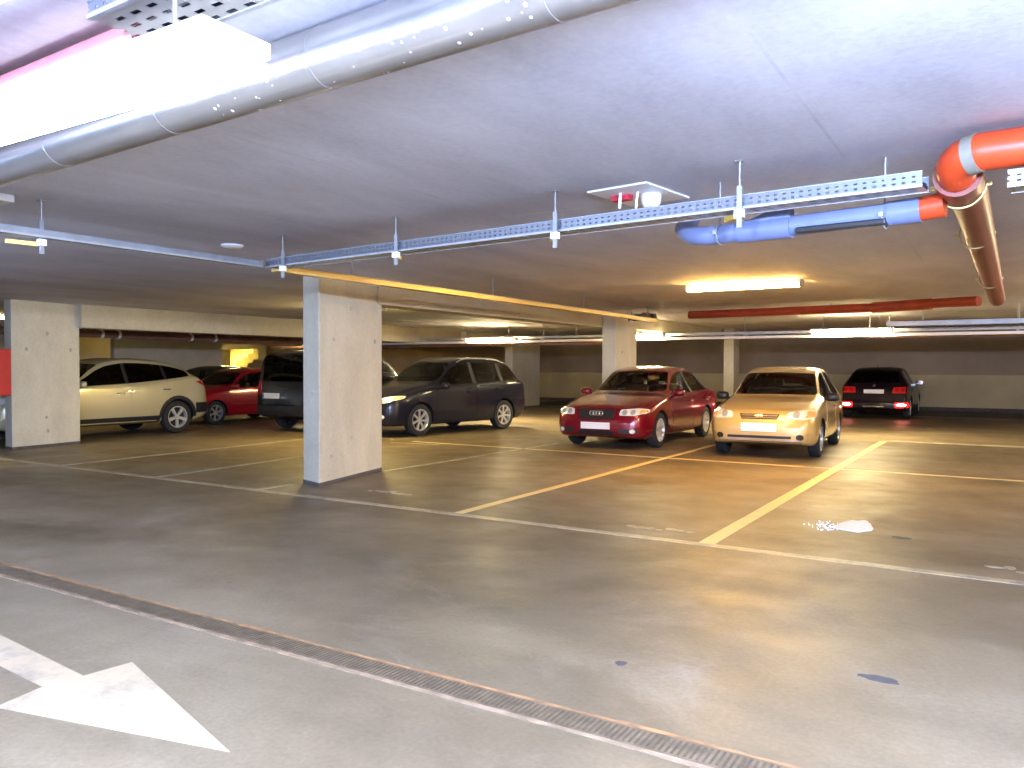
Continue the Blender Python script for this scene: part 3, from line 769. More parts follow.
        ev = c.body.evaluated_get(dg); me = bpy.data.meshes.new_from_object(ev)
        c.body.modifiers.clear(); old = c.body.data; c.body.data = me; me.name = old.name
        bpy.data.meshes.remove(old)
        for o in tmp: d = o.data; bpy.data.objects.remove(o); bpy.data.meshes.remove(d)
        me.polygons.foreach_set('use_smooth', [True]*len(me.polygons)); me.set_sharp_from_angle(angle=radians(35))
    def wheel(c, s, side, spokes, mat):
        S = c.S; r = S['wr']; w = .19; y = side*(c.W-.115)
        root = MB().lathe([(r*.66, -w/2+.01), (r*.80, -w/2), (r*.95, -w/2+.012), (r, -w/2+.04), (r, w/2-.04), (r*.95, w/2-.012), (r*.80, w/2), (r*.66, w/2-.01)], (0, 0, 0), 'y', 40, closed=True).build('wheel', M['rubber'], c.root, smooth=40)
        root.location = (c.X(s), y, r)
        rm = MB(); o = side
        rm.lathe([(r*.60, -w*.4), (r*.645, -o*-w*.42), (r*.675, o*w*.47), (r*.63, o*w*.47), (r*.60, o*w*.36), (r*.60, -w*.4)], (0, 0, 0), 'y', 40)
        rm.lathe([(.0001, o*w*.36), (r*.13, o*w*.36), (r*.16, o*w*.28), (r*.16, o*w*.1)], (0, 0, 0), 'y', 20)
        for k in range(spokes):
            a = 2*pi*k/spokes + .3
            mt = Matrix.Rotation(a, 4, 'Y'); hw = r*(.085 if spokes > 5 else .12)
            vs = [(r*.1, o*w*.20, -hw*.7), (r*.1, o*w*.20, hw*.7), (r*.63, o*w*.30, hw), (r*.63, o*w*.30, -hw), (r*.1, o*w*.36, -hw*.6), (r*.1, o*w*.36, hw*.6), (r*.63, o*w*.44, hw*.85), (r*.63, o*w*.44, -hw*.85)]
            rm.add([mt @ Vector(p) for p in vs], [(0,3,2,1),(4,5,6,7),(0,1,5,4),(1,2,6,5),(2,3,7,6),(3,0,4,7)])
        rm.build('rim', mat, root, smooth=35)
        MB().lathe([(.0001, o*w*.02), (r*.62, o*w*.02)], (0, 0, 0), 'y', 28).build('brake_disc', M['black'], root)
    def wheels(c, spokes, mat):
        for s in c.S['ax']:
            for sd in (-1, 1): c.wheel(s, sd, spokes, mat)
    def mirror(c, s, z, mat):
        for sd in (-1, 1):
            h, d, nn = c.hit('left' if sd > 0 else 'right', s, z-.02)
            y = h.y
            mb = MB().tube([(c.X(s)+.03, y-sd*.02, z-.03), (c.X(s)+.02, y+sd*.05, z-.02)], .018, 8)
            m = Matrix.Translation((c.X(s)+.01, y+sd*.13, z+.01))
            n = 10; rings = []
            for i, (dx, k) in enumerate(((.07, .35), (.055, .7), (.02, 1.), (-.03, 1.), (-.045, .92))):
                rings.append([(dx, .105*k*math.copysign(abs(cos(t))**.6, cos(t)), .07*k*math.copysign(abs(sin(t))**.6, sin(t))) for t in [2*pi*j/16 for j in range(16)]])
            vs = [m @ Vector(p) for r in rings for p in r]; fs = [(i*16+j, i*16+(j+1) % 16, (i+1)*16+(j+1) % 16, (i+1)*16+j) for i in range(4) for j in range(16)]
            fs += [tuple(range(16)), tuple(range(64, 80))]
            mb.add(vs, fs); o = mb.build('wing_mirror', mat, c.root, smooth=50)
            MB().prism([(.085*cos(t), .055*sin(t)) for t in [2*pi*j/16 for j in range(16)]], 0, .003).build('mirror_glass', M['chrome'], o).matrix_local = m @ Matrix.Translation((-.047, 0, 0)) @ Matrix.Rotation(pi/2, 4, 'Y') @ Matrix.Rotation(pi/2, 4, 'Z')
    def interior(c, seat=None, hi=None):
        S = c.S; seat = seat or M['seat']; s0, s1 = S['cab']; zb = c.zb((s0+s1)/2)
        sd = s0+1.05
        def one(sx, y, w, h):
            t = MB().box(-.25, .25, -w/2, w/2, .34, .52).build('seat', seat, c.root, bevel=.05, smooth=40); t.location = (c.X(sx), y, 0)
            m = Matrix.Translation((-.24, 0, .48)) @ Matrix.Rotation(radians(-14), 4, 'Y')
            b = MB().box(-.07, .07, -w/2, w/2, 0, h).build('seat_back', seat, t, bevel=.045, smooth=40); b.matrix_local = m
            for yy in ([0] if w < .7 else [-.35, .35]):
                e = MB().box(-.05, .05, -.13, .13, h+.04, h+.22).build('headrest', seat, t, bevel=.04, smooth=40); e.matrix_local = m @ Matrix.Translation((0, yy, 0))
        zr = min(c.zc(sd), c.zc(sd+.5)); hh = min(.62, zr-.50-.34)
        for y in (-.36, .36): one(sd, y, .5, hh)
        if s1-sd > 1.3: one(sd+.85, 0, 1.2, min(hh, c.zc(sd+1.1)-.50-.34))
        d = MB().box(-.2, .2, -c.W+.16, c.W-.16, zb-.30, zb-.01).build('dashboard', M['dash'], c.root, bevel=.05, smooth=40); d.location = (c.X(s0+.34), 0, 0)
        wv = MB(); wv.tube([(0, .17*cos(t), .17*sin(t)) for t in [2*pi*k/24 for k in range(25)]], .014, 8, caps=False)
        for t in (0, pi, 1.5*pi): wv.tube([(0, 0, 0), (0, .17*cos(t), .17*sin(t))], .012, 6)
        q = wv.build('steering_wheel', M['dash'], c.root, smooth=50); q.matrix_local = Matrix.Translation((c.X(s0+.66), .36, zb-.02)) @ Matrix.Rotation(radians(25), 4, 'Y')
        rv = MB().box(-.012, .012, -.11, .11, -.03, .03).build('rear_view_mirror', M['dash'], c.root, bevel=.01); rv.location = (c.X(S['roof'][0]+.02), 0, c.zc(S['roof'][0])-.14)
    def glazing(c, glass_f, glass_s, glass_r):
        S = c.S; a, b = S['ws'], S['roof'][0]
        yb = c.we(a+.10)*c.W-.02; yt = c.we(b)*c.W-.035; zb = c.zc(a)+.02; zt = c.zc(b)-.04
        c.ws = rpoly([(-yb, zb-.005), (0, zb), (yb, zb-.005), (yt, zt-.02), (0, zt), (-yt, zt-.02)], .05, 3)
        a, b = S['roof'][1], S['rw']
        yb = c.we(b-.03)*c.W-.05; yt = c.we(a)*c.W-.06; zb = c.zc(b)+.02; zt = c.zc(a)-.06
        c.rw = rpoly([(-yb, zb), (0, zb-.005), (yb, zb), (yt, zt), (0, zt+.01), (-yt, zt)], .05, 3)
        c.side = [c.side_poly(*p) for p in S['win']]
        c.cut()
        c.pane('windscreen', c.ws, 'front', glass_f); c.pane('rear_window', c.rw, 'rear', glass_r)
        for p in c.side:
            for ax in ('left', 'right'): c.pane('side_window', p, ax, glass_s)
        w = S['win']
        for i in range(len(w)-1):
            sA, sB = w[i][1]-.012, w[i+1][0]+.012
            if sB > sA:
                l = min(c.zb(sA), c.zb(sB))+.022; u = min(c.ze(sA), c.ze(sB))-.044
                if u > l+.08:
                    for ax in ('left', 'right'): c.patch('door_pillar', [(sA, l), (sB, l), (sB, u), (sA, u)], ax, .005, M['black'], grid=.06)
        # wipers
        for y in (-.45, .1):
            h1 = c.hit('front', y, c.ws[0][1]+.03)[0]; h2 = c.hit('front', y+.5, c.ws[0][1]+.06)[0]
            MB().tube([h1+Vector((.02, 0, .005)), h2+Vector((.02, 0, .005))], .008, 6).build('wiper', M['black'], c.root)
    def doors(c, spans, handle):
        for (a, b) in spans:
            for ax in ('left', 'right'):
                zl = c.zl((a+b)/2)+.10; zb0, zb1 = c.zb(a)-.012, c.zb(b)-.012
                poly = [(a, zl), (b, zl), (b, zb1), (a, zb0)]
                for s in c.S['ax']:
                    if a < s+.42 and s-.42 < b:
                        R = c.S['wr']*1.13+.03
                        # trim the corner that meets the wheel arch
                        if s > (a+b)/2: poly = [(a, zl), (s-R, zl)] + [(s-R*cos(t), c.S['wr']+R*sin(t)) for t in [.25, .5, .75, 1.0] if s-R*cos(t) < b] + [(b, max(zl, c.S['wr']+sqrt(max(0, R*R-(s-b)**2)))), (b, zb1), (a, zb0)]
                d = c.patch('door', rpoly(poly, .04, 3), ax, .004, c.S['paint'], grid=.11)
                hz = min(zb0, zb1)-.10; hs = b-.17
                h, dd, nn = c.hit(ax, hs, hz)
                hb = MB().obox((h.x-.09, h.y+dd.y*.025, hz), (h.x+.09, h.y+dd.y*.025, hz), .022, .026).build('door_handle', handle, d, bevel=.006)
    def plate(c, axis, y0, z0, z1, blue=False, hw=.26):
        p = c.patch('number_plate', rect(y0-hw, y0+hw, z0, z1), axis, .018, M['plate'], grid=.2)
        # keep the plate flat
        xs = [v.co.x for v in p.data.vertices]; x = max(xs) if axis == 'front' else min(xs)
        sg = 1 if axis == 'front' else -1; k = len(p.data.vertices)//2
        for v in p.data.vertices:
            if v.index < k: v.co.x = x
        if blue:
            ye = y0-sg*hw
            MB().box(min(x, x+sg*.002), max(x, x+sg*.002), min(ye, ye+sg*.05), max(ye, ye+sg*.05), z0+.005, z1-.005).build('blue_band', M['plate_blue'], p)
        return p
    def place(c, x, y, rz):
        c.root.location = (x, y, 0); c.root.rotation_euler = (0, 0, rz)

def base_wm(L, f=.74, r=.80):
    return [(0, f), (.04, f+.08), (.12, f+.15), (.28, .955), (.6, .99), (1.2, 1.), (L-1.1, 1.), (L-.5, .985), (L-.2, .95), (L-.08, r+.07), (L-.02, r+.02), (L, r)]
def make_spec(**k): return k

# ---- gold hatchback facing the lane
L = 4.2
S_gold = make_spec(L=L, W=1.68, paint=carpaint('gold_paint', (.58, .41, .16), .3), wr=.295, ax=(.80, 3.24),
    zc=[(0, .60), (.03, .70), (.10, .765), (.35, .83), (.9, .92), (1.15, .955), (1.95, 1.39), (2.4, 1.45), (3.0, 1.44), (3.45, 1.37), (4.0, .99), (4.12, .88), (4.2, .55)],
    ze=[(0, .55), (.03, .64), (.12, .71), (.4, .79), (.95, .885), (1.25, .93), (2.05, 1.345), (2.5, 1.395), (3.0, 1.38), (3.5, 1.30), (3.98, .95), (4.12, .84), (4.2, .5)],
    zb=[(0, .50), (.05, .60), (.15, .66), (.5, .75), (1.0, .84), (1.3, .88), (2.5, .90), (3.6, .93), (4.0, .90), (4.12, .80), (4.2, .46)],
    we=[(0, .60), (.1, .76), (.5, .82), (1.1, .84), (1.5, .80), (2.05, .70), (3.0, .69), (3.6, .70), (4., .76), (4.2, .66)],
    wm=base_wm(L), zl=[(0, .27), (.1, .24), (.4, .20), (3.7, .20), (4.2, .30)],
    cab=(1.22, 3.85), ws=1.17, roof=(1.93, 3.42), rw=3.93, win=((1.3, 2.42), (2.50, 3.35)))
c = Car(S_gold, 'gold_hatchback', 'gold hatchback facing the lane with its front at the bay line')
c.glazing(M['glass'], M['glass'], M['glass']); c.wheels(6, M['steel']); c.mirror(1.42, .93, M['black']); c.interior()
c.doors(((1.30, 2.44), (2.50, 3.35)), M['black'])
for sd in (-1, 1):
    h = c.patch('headlight', rpoly([(sd*.40, .645), (sd*.66, .625), (sd*.80, .66), (sd*.80, .74), (sd*.66, .775), (sd*.42, .735)], .04), 'front', .006, M['lamp_clear'], grid=.05)
    c.patch('turn_signal', rpoly([(sd*.66, .65), (sd*.785, .67), (sd*.785, .73), (sd*.68, .755)], .02), 'front', .010, M['lamp_orange'], h, grid=.04)
    c.patch('bulb', ell(sd*.54, .70, .05, .05), 'front', .012, M['bulb'], h, grid=.03)
    c.patch('fog_lamp', ell(sd*.60, .36, .055, .045), 'front', .006, M['black'], grid=.04)
    c.patch('tail_light', rpoly(rect(sd*.56, sd*.74, .68, .90), .03), 'rear', .006, M['tail'], grid=.05)
g = c.patch('grille', rpoly([(-.27, .625), (.27, .625), (.31, .71), (-.31, .71)], .02), 'front', .006, M['black'], grid=.06)
for z in (.648, .682): c.patch('grille_bar', rect(-.27, .27, z-.006, z+.006), 'front', .012, simple('grille_brown', (.25, .16, .10), .4), g)
em = c.patch('emblem', ell(0, .672, .055, .030), 'front', .020, M['chrome'], g, grid=.03)
e2 = c.patch('emblem_field', ell(0, .672, .046, .022), 'front', .022, S_gold['paint'], g, grid=.03)
c.patch('emblem_letter', [(-.022, .655), (-.012, .655), (-.005, .669), (.010, .672), (.004, .655), (.014, .655), (.026, .689), (.016, .689), (.012, .678), (-.004, .675), (.000, .689), (-.010, .689)], 'front', .025, M['chrome'], g, grid=.03)
c.patch('bumper_slot', rpoly(rect(-.48, .48, .335, .375), .015), 'front', .004, M['black'], grid=.06)
c.patch('bumper_strip', rpoly(rect(-.60, .60, .298, .322), .01), 'front', .010, M['steel'], grid=.06)
c.patch('lower_valance', rpoly([(-.62, .245), (.62, .245), (.62, .285), (-.62, .285)], .01), 'front', .004, M['black'], grid=.06)
c.plate('front', 0, .44, .565, hw=.265); c.plate('rear', 0, .70, .82)
for ax in ('left', 'right'): c.patch('side_moulding', rect(.98+.2, 2.86, .50, .545), ax, .012, S_gold['paint'], grid=.1)
c.place(-3.36, 14.6, radians(-90+3.5)); gold = c

# ---- dark red saloon
L = 4.5
S_red = make_spec(L=L, W=1.77, paint=carpaint('dark_red_paint', (.20, .002, .014), .25, .24), wr=.315, ax=(.85, 3.52),
    zc=[(0, .58), (.03, .68), (.10, .735), (.35, .80), (1.0, .925), (1.3, .965), (2.1, 1.40), (2.55, 1.455), (3.0, 1.445), (3.4, 1.365), (3.95, 1.045), (4.3, 1.0), (4.42, .93), (4.5, .60)],
    ze=[(0, .53), (.03, .62), (.12, .68), (.4, .76), (1.0, .885), (1.42, .94), (2.2, 1.355), (2.6, 1.40), (3.0, 1.385), (3.45, 1.295), (3.95, 1.01), (4.3, .965), (4.42, .88), (4.5, .55)],
    zb=[(0, .48), (.05, .58), (.15, .64), (.5, .73), (1.0, .85), (1.4, .90), (2.5, .925), (3.6, .96), (4.2, .93), (4.42, .82), (4.5, .48)],
    we=[(0, .60), (.1, .76), (.5, .82), (1.1, .84), (1.6, .79), (2.15, .68), (3.0, .66), (3.5, .68), (3.95, .76), (4.3, .78), (4.5, .68)],
    wm=base_wm(L), zl=[(0, .25), (.1, .21), (.4, .18), (4.0, .19), (4.5, .30)],
    cab=(1.36, 3.85), ws=1.33, roof=(2.08, 3.34), rw=3.93, win=((1.46, 2.58), (2.66, 3.62)))
c = Car(S_red, 'red_saloon', 'dark red saloon car with four chrome rings on its grille')
c.glazing(M['glass'], M['glass'], M['glass']); c.wheels(10, M['alloy']); c.mirror(1.58, .95, S_red['paint']); c.interior(M['seat_r'])
c.doors(((1.46, 2.60), (2.66, 3.62)), S_red['paint'])
for sd in (-1, 1):
    h = c.patch('headlight', rpoly([(sd*.42, .60), (sd*.70, .60), (sd*.84, .64), (sd*.84, .70), (sd*.70, .72), (sd*.44, .70)], .03), 'front', .006, M['lamp_clear'], grid=.05)
    c.patch('bulb', ell(sd*.52, .652, .043, .043), 'front', .014, M['bulb'], h, grid=.03)
    c.patch('bulb', ell(sd*.65, .655, .040, .040), 'front', .014, M['bulb'], h, grid=.03)
    c.patch('turn_signal', rpoly([(sd*.74, .63), (sd*.82, .65), (sd*.82, .69), (sd*.74, .70)], .01), 'front', .010, M['lamp_orange'], h, grid=.04)
    v = c.patch('bumper_vent', rpoly(rect(sd*.42, sd*.74, .29, .37), .02), 'front', .004, M['black'], grid=.06)
    c.patch('fog_lamp', ell(sd*.66, .335, .045, .035), 'front', .010, M['lamp_clear'], v, grid=.03)
    c.patch('tail_light', rpoly(rect(sd*.52, sd*.80, .70, .86), .03), 'rear', .006, M['tail'], grid=.05)
g = c.patch('grille', rpoly([(-.31, .53), (.31, .53), (.36, .70), (-.36, .70)], .03), 'front', .006, M['black'], grid=.06)
for i, y in enumerate((-.087, -.029, .029, .087)):
    rg = [(y+.037*cos(t), .63+.037*sin(t)) for t in [2*pi*k/20 for k in range(20)]]
    mb = MB(); pts = [c.hit('front', a, b)[0]+Vector((.014, 0, 0)) for a, b in rg]; mb.tube(pts+[pts[0]], .0085, 8, caps=False); mb.build('ring', M['chrome'], g, smooth=60)
c.patch('lower_grille', rpoly(rect(-.33, .33, .26, .335), .02), 'front', .004, M['black'], grid=.06)
c.plate('front', 0, .36, .475, hw=.27); c.plate('rear', 0, .72, .83)
for ax in ('left', 'right'): c.patch('side_moulding', rect(1.25, 3.08, .50, .525), ax, .010, S_red['paint'], grid=.1)
c.place(-6.06, 14.75, radians(-90+1)); red = c

# ---- dark blue crossover
L = 4.35
S_blue = make_spec(L=L, W=1.80, paint=carpaint('slate_blue_paint', (.012, .013, .026), .1, .24, .25), wr=.335, ax=(.82, 3.42),
    zc=[(0, .64), (.03, .78), (.10, .85), (.35, .93), (.9, 1.03), (1.1, 1.06), (1.95, 1.50), (2.4, 1.57), (3.1, 1.57), (3.7, 1.50), (4.12, 1.12), (4.25, .95), (4.35, .55)],
    ze=[(0, .58), (.03, .70), (.12, .78), (.4, .87), (.95, .98), (1.25, 1.03), (2.05, 1.45), (2.5, 1.51), (3.1, 1.51), (3.75, 1.43), (4.12, 1.06), (4.25, .9), (4.35, .5)],
    zb=[(0, .52), (.05, .66), (.15, .74), (.5, .84), (1.0, .94), (1.3, .97), (2.5, 1.01), (3.5, 1.06), (4.1, 1.04), (4.25, .86), (4.35, .46)],
    we=[(0, .60), (.1, .76), (.5, .82), (1.1, .84), (1.5, .80), (2.05, .71), (3.1, .70), (3.7, .70), (4.1, .76), (4.35, .68)],
    wm=base_wm(L), zl=[(0, .28), (.1, .24), (.4, .22), (3.8, .22), (4.35, .34)],
    cab=(1.2, 4.0), ws=1.13, roof=(1.93, 3.66), rw=4.05, win=((1.28, 2.42), (2.50, 3.32), (3.40, 3.98)))
for k_ in ('zc', 'ze', 'zb'): S_blue[k_] = [(a, z+max(0, z-.45)*.065) for a, z in S_blue[k_]]
c = Car(S_blue, 'blue_crossover', 'dark slate blue crossover parked right of the middle pillar')
c.glazing(M['glass'], M['glass_dark'], M['glass_dark']); c.wheels(7, M['alloy']); c.mirror(1.42, 1.02, S_blue['paint']); c.interior()
c.doors(((1.28, 2.44), (2.50, 3.38)), S_blue['paint'])
for sd in (-1, 1):
    h = c.patch('headlight', rpoly([(sd*.44, .68), (sd*.72, .70), (sd*.86, .77), (sd*.86, .84), (sd*.70, .83), (sd*.46, .76)], .03), 'front', .006, M['lamp_clear'], grid=.05)
    c.patch('bulb', ell(sd*.58, .735, .045, .04), 'front', .014, M['bulb'], h, grid=.03)
    c.patch('turn_signal', rpoly([(sd*.78, .76), (sd*.85, .79), (sd*.85, .825), (sd*.76, .815)], .01), 'front', .010, M['lamp_orange'], h, grid=.04)
    c.patch('fog_lamp', ell(sd*.64, .42, .05, .04), 'front', .008, M['lamp_clear'], grid=.03)
    c.patch('tail_light', rpoly([(sd*.60, .86), (sd*.80, .88), (sd*.80, 1.04), (sd*.62, 1.04)], .03), 'rear', .006, M['tail'], grid=.05)
    rl_ = MB(); y = sd*(c.we(2.8)*c.W-.0)
    rl_.tube([(c.X(2.1+.17*i), sd*(c.we(2.1+.17*i)*c.W-.02), c.ze(2.1+.17*i)+.045*sin(pi*i/9)**.35) for i in range(10)], .014, 8); rl_.build('roof_rail', M['galv'], c.root, smooth=60)
g = c.patch('grille', rpoly([(-.36, .60), (.36, .60), (.40, .76), (-.40, .76)], .03), 'front', .006, M['black'], grid=.06)
for z in (.65, .71): c.patch('grille_bar', rect(-.36, .36, z-.012, z+.012), 'front', .014, M['chrome'], g)
c.patch('lower_grille', rpoly(rect(-.42, .42, .33, .42), .02), 'front', .004, M['black'], grid=.06)
c.plate('front', 0, .46, .57); c.plate('rear', 0, .62, .73)
c.place(-10.84, 14.36, radians(-90-9)); blue = c

# ---- beige SUV behind the left pillar
L = 4.41
S_suv = make_spec(L=L, W=1.82, paint=carpaint('champagne_paint', (.54, .48, .29), .25, .30), wr=.345, ax=(.90, 3.54),
    zc=[(0, .66), (.03, .80), (.10, .88), (.35, .96), (.9, 1.06), (1.1, 1.09), (1.95, 1.53), (2.4, 1.60), (2.9, 1.595), (3.6, 1.51), (4.2, 1.16), (4.32, .98), (4.41, .58)],
    ze=[(0, .60), (.03, .72), (.12, .80), (.4, .89), (.95, 1.01), (1.2, 1.05), (2.05, 1.475), (2.5, 1.54), (2.9, 1.53), (3.7, 1.42), (4.2, 1.10), (4.32, .93), (4.41, .52)],
    zb=[(0, .54), (.05, .66), (.15, .75), (.5, .86), (1.0, .965), (1.3, 1.0), (2.5, 1.06), (3.4, 1.14), (4.0, 1.20), (4.2, 1.07), (4.32, .90), (4.41, .48)],
    we=[(0, .60), (.1, .76), (.5, .82), (1.1, .84), (1.5, .80), (2.05, .71), (2.9, .69), (3.6, .70), (4.2, .76), (4.41, .70)],
    wm=base_wm(L), zl=[(0, .30), (.1, .26), (.4, .25), (3.9, .25), (4.41, .36)],
    cab=(1.2, 4.05), ws=1.13, roof=(1.93, 3.60), rw=4.12, win=((1.26, 2.38), (2.43, 3.26), (3.30, 3.86)))
c = Car(S_suv, 'beige_suv', 'champagne beige SUV half hidden behind the left pillar')
c.glazing(M['glass'], M['glass_dark'], M['glass_dark']); c.wheels(5, M['alloy']); c.mirror(1.42, 1.06, S_suv['paint']); c.interior(M['seat'])
c.doors(((1.28, 2.40), (2.46, 3.42)), M['chrome'])
for ax in ('left', 'right'):
    c.patch('sill_cladding', rpoly(rect(1.32, 3.12, .255, .40), .02), ax, .012, M['black'], grid=.1)
    c.patch('sill_strip', rpoly(rect(1.34, 3.10, .268, .295), .008), ax, .022, M['chrome'], grid=.1)
    R0 = .345*1.13; R1 = R0+.07
    for s in S_suv['ax']:
        arc = [(s-R1*cos(t), .345+R1*sin(t)) for t in [pi*k/14 for k in range(15)]] + [(s+R0*cos(t), .345+R0*sin(t)) for t in [pi*k/14 for k in range(15)]]
        c.patch('arch_trim', arc, ax, .012, M['black'], grid=.09)
    c.patch('bumper_cladding', rpoly([(4.00, .42), (4.37, .42), (4.37, .64), (3.98, .64)], .02), ax, .010, M['black'], grid=.07)
c.patch('rear_bumper', rpoly(rect(-.72, .72, .42, .64), .03), 'rear', .012, M['black'], grid=.1)
for sd in (-1, 1):
    c.patch('headlight', rpoly([(sd*.46, .72), (sd*.74, .74), (sd*.86, .80), (sd*.86, .88), (sd*.66, .84)], .03), 'front', .006, M['lamp_clear'], grid=.05)
    c.patch('tail_light', rpoly([(sd*.48, .98), (sd*.84, .96), (sd*.84, 1.10), (sd*.56, 1.10)], .03), 'rear', .008, M['tail'], grid=.05)
    c.patch('tail_light_side', rpoly([(3.98, 1.10), (4.30, .96), (4.33, 1.01), (4.16, 1.12)], .02), 'left' if sd > 0 else 'right', .008, M['tail'], grid=.05)
c.patch('grille', rpoly(rect(-.36, .36, .58, .76), .03), 'front', .006, M['black'], grid=.06)
c.patch('lower_grille', rpoly(rect(-.50, .50, .34, .46), .02), 'front', .004, M['black'], grid=.06)
c.plate('front', 0, .48, .58); c.plate('rear', 0, .72, .83)
c.place(-15.95, 9.38, radians(-90)); suv = c

# ---- bright red hatchback between the SUV and the van
L = 3.9
S_rh = make_spec(L=L, W=1.66, paint=carpaint('bright_red_paint', (.38, .004, .018), .1, .28), wr=.29, ax=(.78, 3.22),
    zc=[(0, .58), (.03, .68), (.10, .74), (.35, .81), (.8, .90), (1.0, .935), (1.8, 1.33), (2.2, 1.39), (2.8, 1.38), (3.3, 1.31), (3.75, .98), (3.84, .88), (3.9, .55)],
    ze=[(0, .53), (.03, .62), (.12, .69), (.4, .77), (.85, .87), (1.15, .91), (1.9, 1.285), (2.3, 1.335), (2.8, 1.32), (3.35, 1.24), (3.74, .94), (3.84, .84), (3.9, .5)],
    zb=[(0, .48), (.05, .58), (.15, .64), (.5, .73), (.95, .83), (1.2, .865), (2.4, .90), (3.3, .94), (3.74, .90), (3.84, .80), (3.9, .46)],
    we=[(0, .60), (.1, .76), (.5, .82), (1.0, .84), (1.4, .80), (1.9, .70), (2.8, .69), (3.3, .70), (3.7, .76), (3.9, .66)],
    wm=base_wm(L), zl=[(0, .26), (.1, .22), (.4, .20), (3.4, .20), (3.9, .30)],
    cab=(1.1, 3.6), ws=1.03, roof=(1.78, 3.26), rw=3.68, win=((1.18, 2.42), (2.50, 3.2)))
c = Car(S_rh, 'red_hatchback', 'bright red hatchback parked between the beige SUV and the dark van')
c.glazing(M['glass'], M['glass'], M['glass']); c.wheels(6, M['steel']); c.mirror(1.30, .93, S_rh['paint']); c.interior(M['seat_l'])
c.doors(((1.18, 2.44),), S_rh['paint'])
for sd in (-1, 1):
    c.patch('headlight', rpoly([(sd*.42, .60), (sd*.78, .62), (sd*.78, .71), (sd*.44, .71)], .03), 'front', .006, M['lamp_clear'], grid=.05)
    c.patch('tail_light', rpoly(rect(sd*.56, sd*.74, .70, .90), .03), 'rear', .006, M['tail'], grid=.05)
c.patch('grille', rpoly(rect(-.3, .3, .56, .66), .02), 'front', .006, M['black'], grid=.06)
c.plate('front', 0, .40, .51); c.plate('rear', 0, .70, .81)
c.place(-17.2, 13.9, radians(-90)); rh = c

# ---- dark van with its tail to the lane
L = 4.4
S_van = make_spec(L=L, W=1.80, paint=carpaint('dark_van_paint', (.004, .004, .009), .05, .3, .25), wr=.32, ax=(.88, 3.55),
    zc=[(0, .64), (.03, .76), (.10, .84), (.35, .94), (.8, 1.06), (.95, 1.10), (1.7, 1.66), (2.1, 1.78), (2.8, 1.80), (3.9, 1.79), (4.2, 1.74), (4.32, 1.62), (4.37, 1.1), (4.4, .60)],
    ze=[(0, .58), (.03, .70), (.12, .77), (.4, .88), (.85, 1.02), (1.1, 1.08), (1.85, 1.60), (2.2, 1.72), (2.8, 1.74), (3.9, 1.73), (4.2, 1.67), (4.32, 1.54), (4.37, 1.0), (4.4, .54)],
    zb=[(0, .52), (.05, .64), (.15, .72), (.5, .84), (.95, .96), (1.2, 1.0), (2.4, 1.04), (4.0, 1.05), (4.25, 1.04), (4.34, .98), (4.37, .8), (4.4, .48)],
    we=[(0, .60), (.1, .76), (.5, .82), (1.0, .84), (1.4, .82), (1.9, .78), (2.8, .79), (4.0, .80), (4.4, .78)],
    wm=base_wm(L, .74, .90), zl=[(0, .28), (.1, .24), (.4, .22), (3.9, .22), (4.4, .34)],
    cab=(1.05, 4.15), ws=.98, roof=(1.68, 4.22), rw=4.371, win=((1.14, 2.2), (2.3, 3.2), (3.3, 4.08)))
S_van['rwz'] = (1.10, 1.60)
c = Car(S_van, 'dark_van', 'dark van with its tail to the lane left of the middle pillar')
c.glazing(M['glass'], M['glass_dark'], M['glass_dark']); c.wheels(6, M['steel']); c.mirror(1.28, 1.10, M['black']); c.interior()
c.doors(((1.14, 2.24), (2.32, 3.2)), M['black'])
for sd in (-1, 1):
    c.patch('headlight', rpoly([(sd*.44, .70), (sd*.80, .72), (sd*.80, .84), (sd*.46, .80)], .03), 'front', .006, M['lamp_clear'], grid=.05)
    c.patch('tail_light', rpoly(rect(sd*.69, sd*.80, .80, 1.12), .02), 'rear', .010, M['tail'], grid=.05)
c.patch('rear_bumper', rpoly(rect(-.78, .78, .36, .56), .03), 'rear', .03, M['black'], grid=.1)
c.patch('tailgate_handle', rpoly(rect(-.2, .2, .93, .965), .01), 'rear', .015, M['black'], grid=.1)
c.plate('rear', .36, .72, .84, True); c.plate('front', 0, .44, .55)
c.place(-13.45, 14.35, radians(90)); van = c

# ---- black hatchback with its tail lights on
L = 4.15
S_bl = make_spec(L=L, W=1.78, paint=carpaint('black_paint', (.010, .005, .010), .1, .26, .25), wr=.31, ax=(.85, 3.40),
    zc=[(0, .58), (.03, .68), (.10, .74), (.35, .82), (.9, .94), (1.1, .975), (1.9, 1.38), (2.3, 1.455), (2.9, 1.45), (3.5, 1.37), (3.92, 1.0), (4.05, .86), (4.15, .50)],
    ze=[(0, .53), (.03, .62), (.12, .69), (.4, .78), (.95, .90), (1.2, .95), (2.0, 1.34), (2.4, 1.40), (2.9, 1.39), (3.55, 1.29), (3.92, .96), (4.05, .82), (4.15, .46)],
    zb=[(0, .48), (.05, .58), (.15, .64), (.5, .74), (1.0, .86), (1.3, .91), (2.5, .94), (3.5, .97), (3.95, .93), (4.05, .79), (4.15, .42)],
    we=[(0, .60), (.1, .76), (.5, .82), (1.1, .84), (1.5, .80), (2.0, .70), (2.9, .69), (3.5, .71), (3.95, .80), (4.15, .72)],
    wm=base_wm(L, .74, .86), zl=[(0, .25), (.1, .22), (.4, .20), (3.6, .20), (4.15, .26)],
    cab=(1.2, 3.8), ws=1.13, roof=(1.88, 3.40), rw=3.93, win=((1.28, 2.45), (2.53, 3.4)))
c = Car(S_bl, 'black_hatchback', 'black hatchback by the far wall with glowing red tail lights')
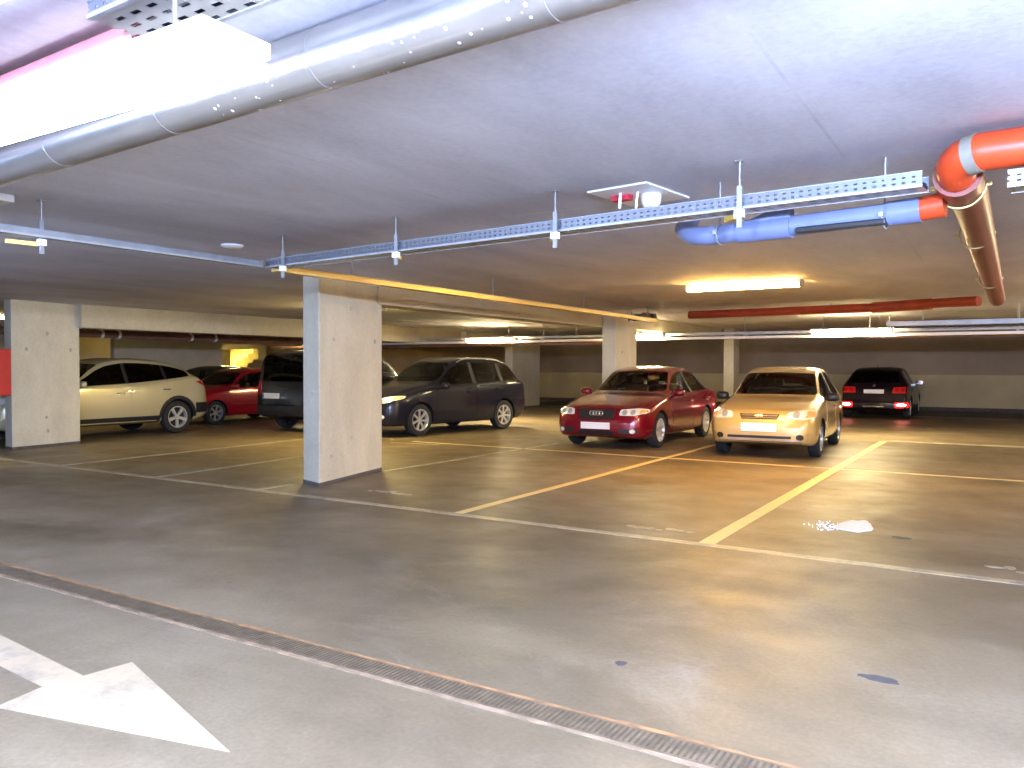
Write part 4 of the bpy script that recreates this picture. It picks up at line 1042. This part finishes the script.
c.glazing(M['glass'], M['glass_dark'], M['glass_dark']); c.wheels(8, M['alloy']); c.mirror(1.45, .98, S_bl['paint']); c.interior()
c.doors(((1.28, 2.48), (2.54, 3.35)), S_bl['paint'])
for sd in (-1, 1):
    c.patch('headlight', rpoly([(sd*.44, .60), (sd*.80, .62), (sd*.80, .72), (sd*.46, .71)], .03), 'front', .006, M['lamp_clear'], grid=.05)
    tl = c.patch('tail_light', rpoly([(sd*.46, .72), (sd*.84, .72), (sd*.84, .90), (sd*.50, .89)], .03), 'rear', .008, M['tail_red'], grid=.05)
    for yy in (.58, .74): c.patch('lens_ring', ell(sd*yy, .82, .055, .05), 'rear', .014, M['tail'], tl, grid=.04)
    l = c.patch('bumper_light', rpoly(rect(sd*.54, sd*.86, .32, .47), .04), 'rear', .008, M['tail_lit'], grid=.05)
    c.patch('lit_bulb', ell(sd*.70, .40, .12, .035), 'rear', .014, M['tail_core'], l, grid=.04)
c.patch('chrome_strip', rpoly(rect(-.27, .27, .335, .37), .01), 'rear', .012, M['chrome'], grid=.08)
c.patch('tailgate_emblem', ell(0, .93, .04, .04), 'rear', .012, M['chrome'], grid=.03)
c.plate('rear', 0, .71, .82); c.plate('front', 0, .42, .53)
an = c.hit('top', 3.3, 0)[0]; MB().tube([an, an+Vector((-.10, 0, .14))], .006, 6).build('aerial', M['black'], c.root)
c.place(-3.12, 26.35, radians(90)); bl = c

# ---- black car of which only the roof shows behind the bright red one
S_bk = dict(S_bl); S_bk['paint'] = carpaint('charcoal_paint', (.008, .008, .010), .1, .3)
c = Car(S_bk, 'charcoal_hatchback', 'black car whose roof shows behind the bright red hatchback')
c.glazing(M['glass'], M['glass_dark'], M['glass_dark']); c.wheels(6, M['steel']); c.mirror(1.45, .98, S_bk['paint'])
for sd in (-1, 1):
    c.patch('headlight', rpoly([(sd*.44, .60), (sd*.80, .62), (sd*.80, .72), (sd*.46, .71)], .03), 'front', .006, M['lamp_clear'], grid=.05)
c.plate('front', 0, .42, .53)
c.place(-20.6, 15.6, radians(-90))

# ------------------------------------------------------------------ world, view
w = bpy.data.worlds.new('world'); sc.world = w; w.use_nodes = True
w.node_tree.nodes['Background'].inputs['Color'].default_value = (.02, .02, .02, 1)
w.node_tree.nodes['Background'].inputs['Strength'].default_value = .0
vs_ = sc.view_settings; vs_.view_transform = 'Standard'; vs_.look = 'None'; vs_.gamma = 1; vs_.use_curve_mapping = False
vs_.exposure = 1.9
try:
    sc.cycles.use_denoising = True; sc.cycles.denoiser = 'OPENIMAGEDENOISE'
    sc.cycles.max_bounces = 8; sc.cycles.diffuse_bounces = 5; sc.cycles.transparent_max_bounces = 16; sc.cycles.sample_clamp_indirect = 6
    sc.cycles.caustics_reflective = False; sc.cycles.caustics_refractive = False
except Exception: pass
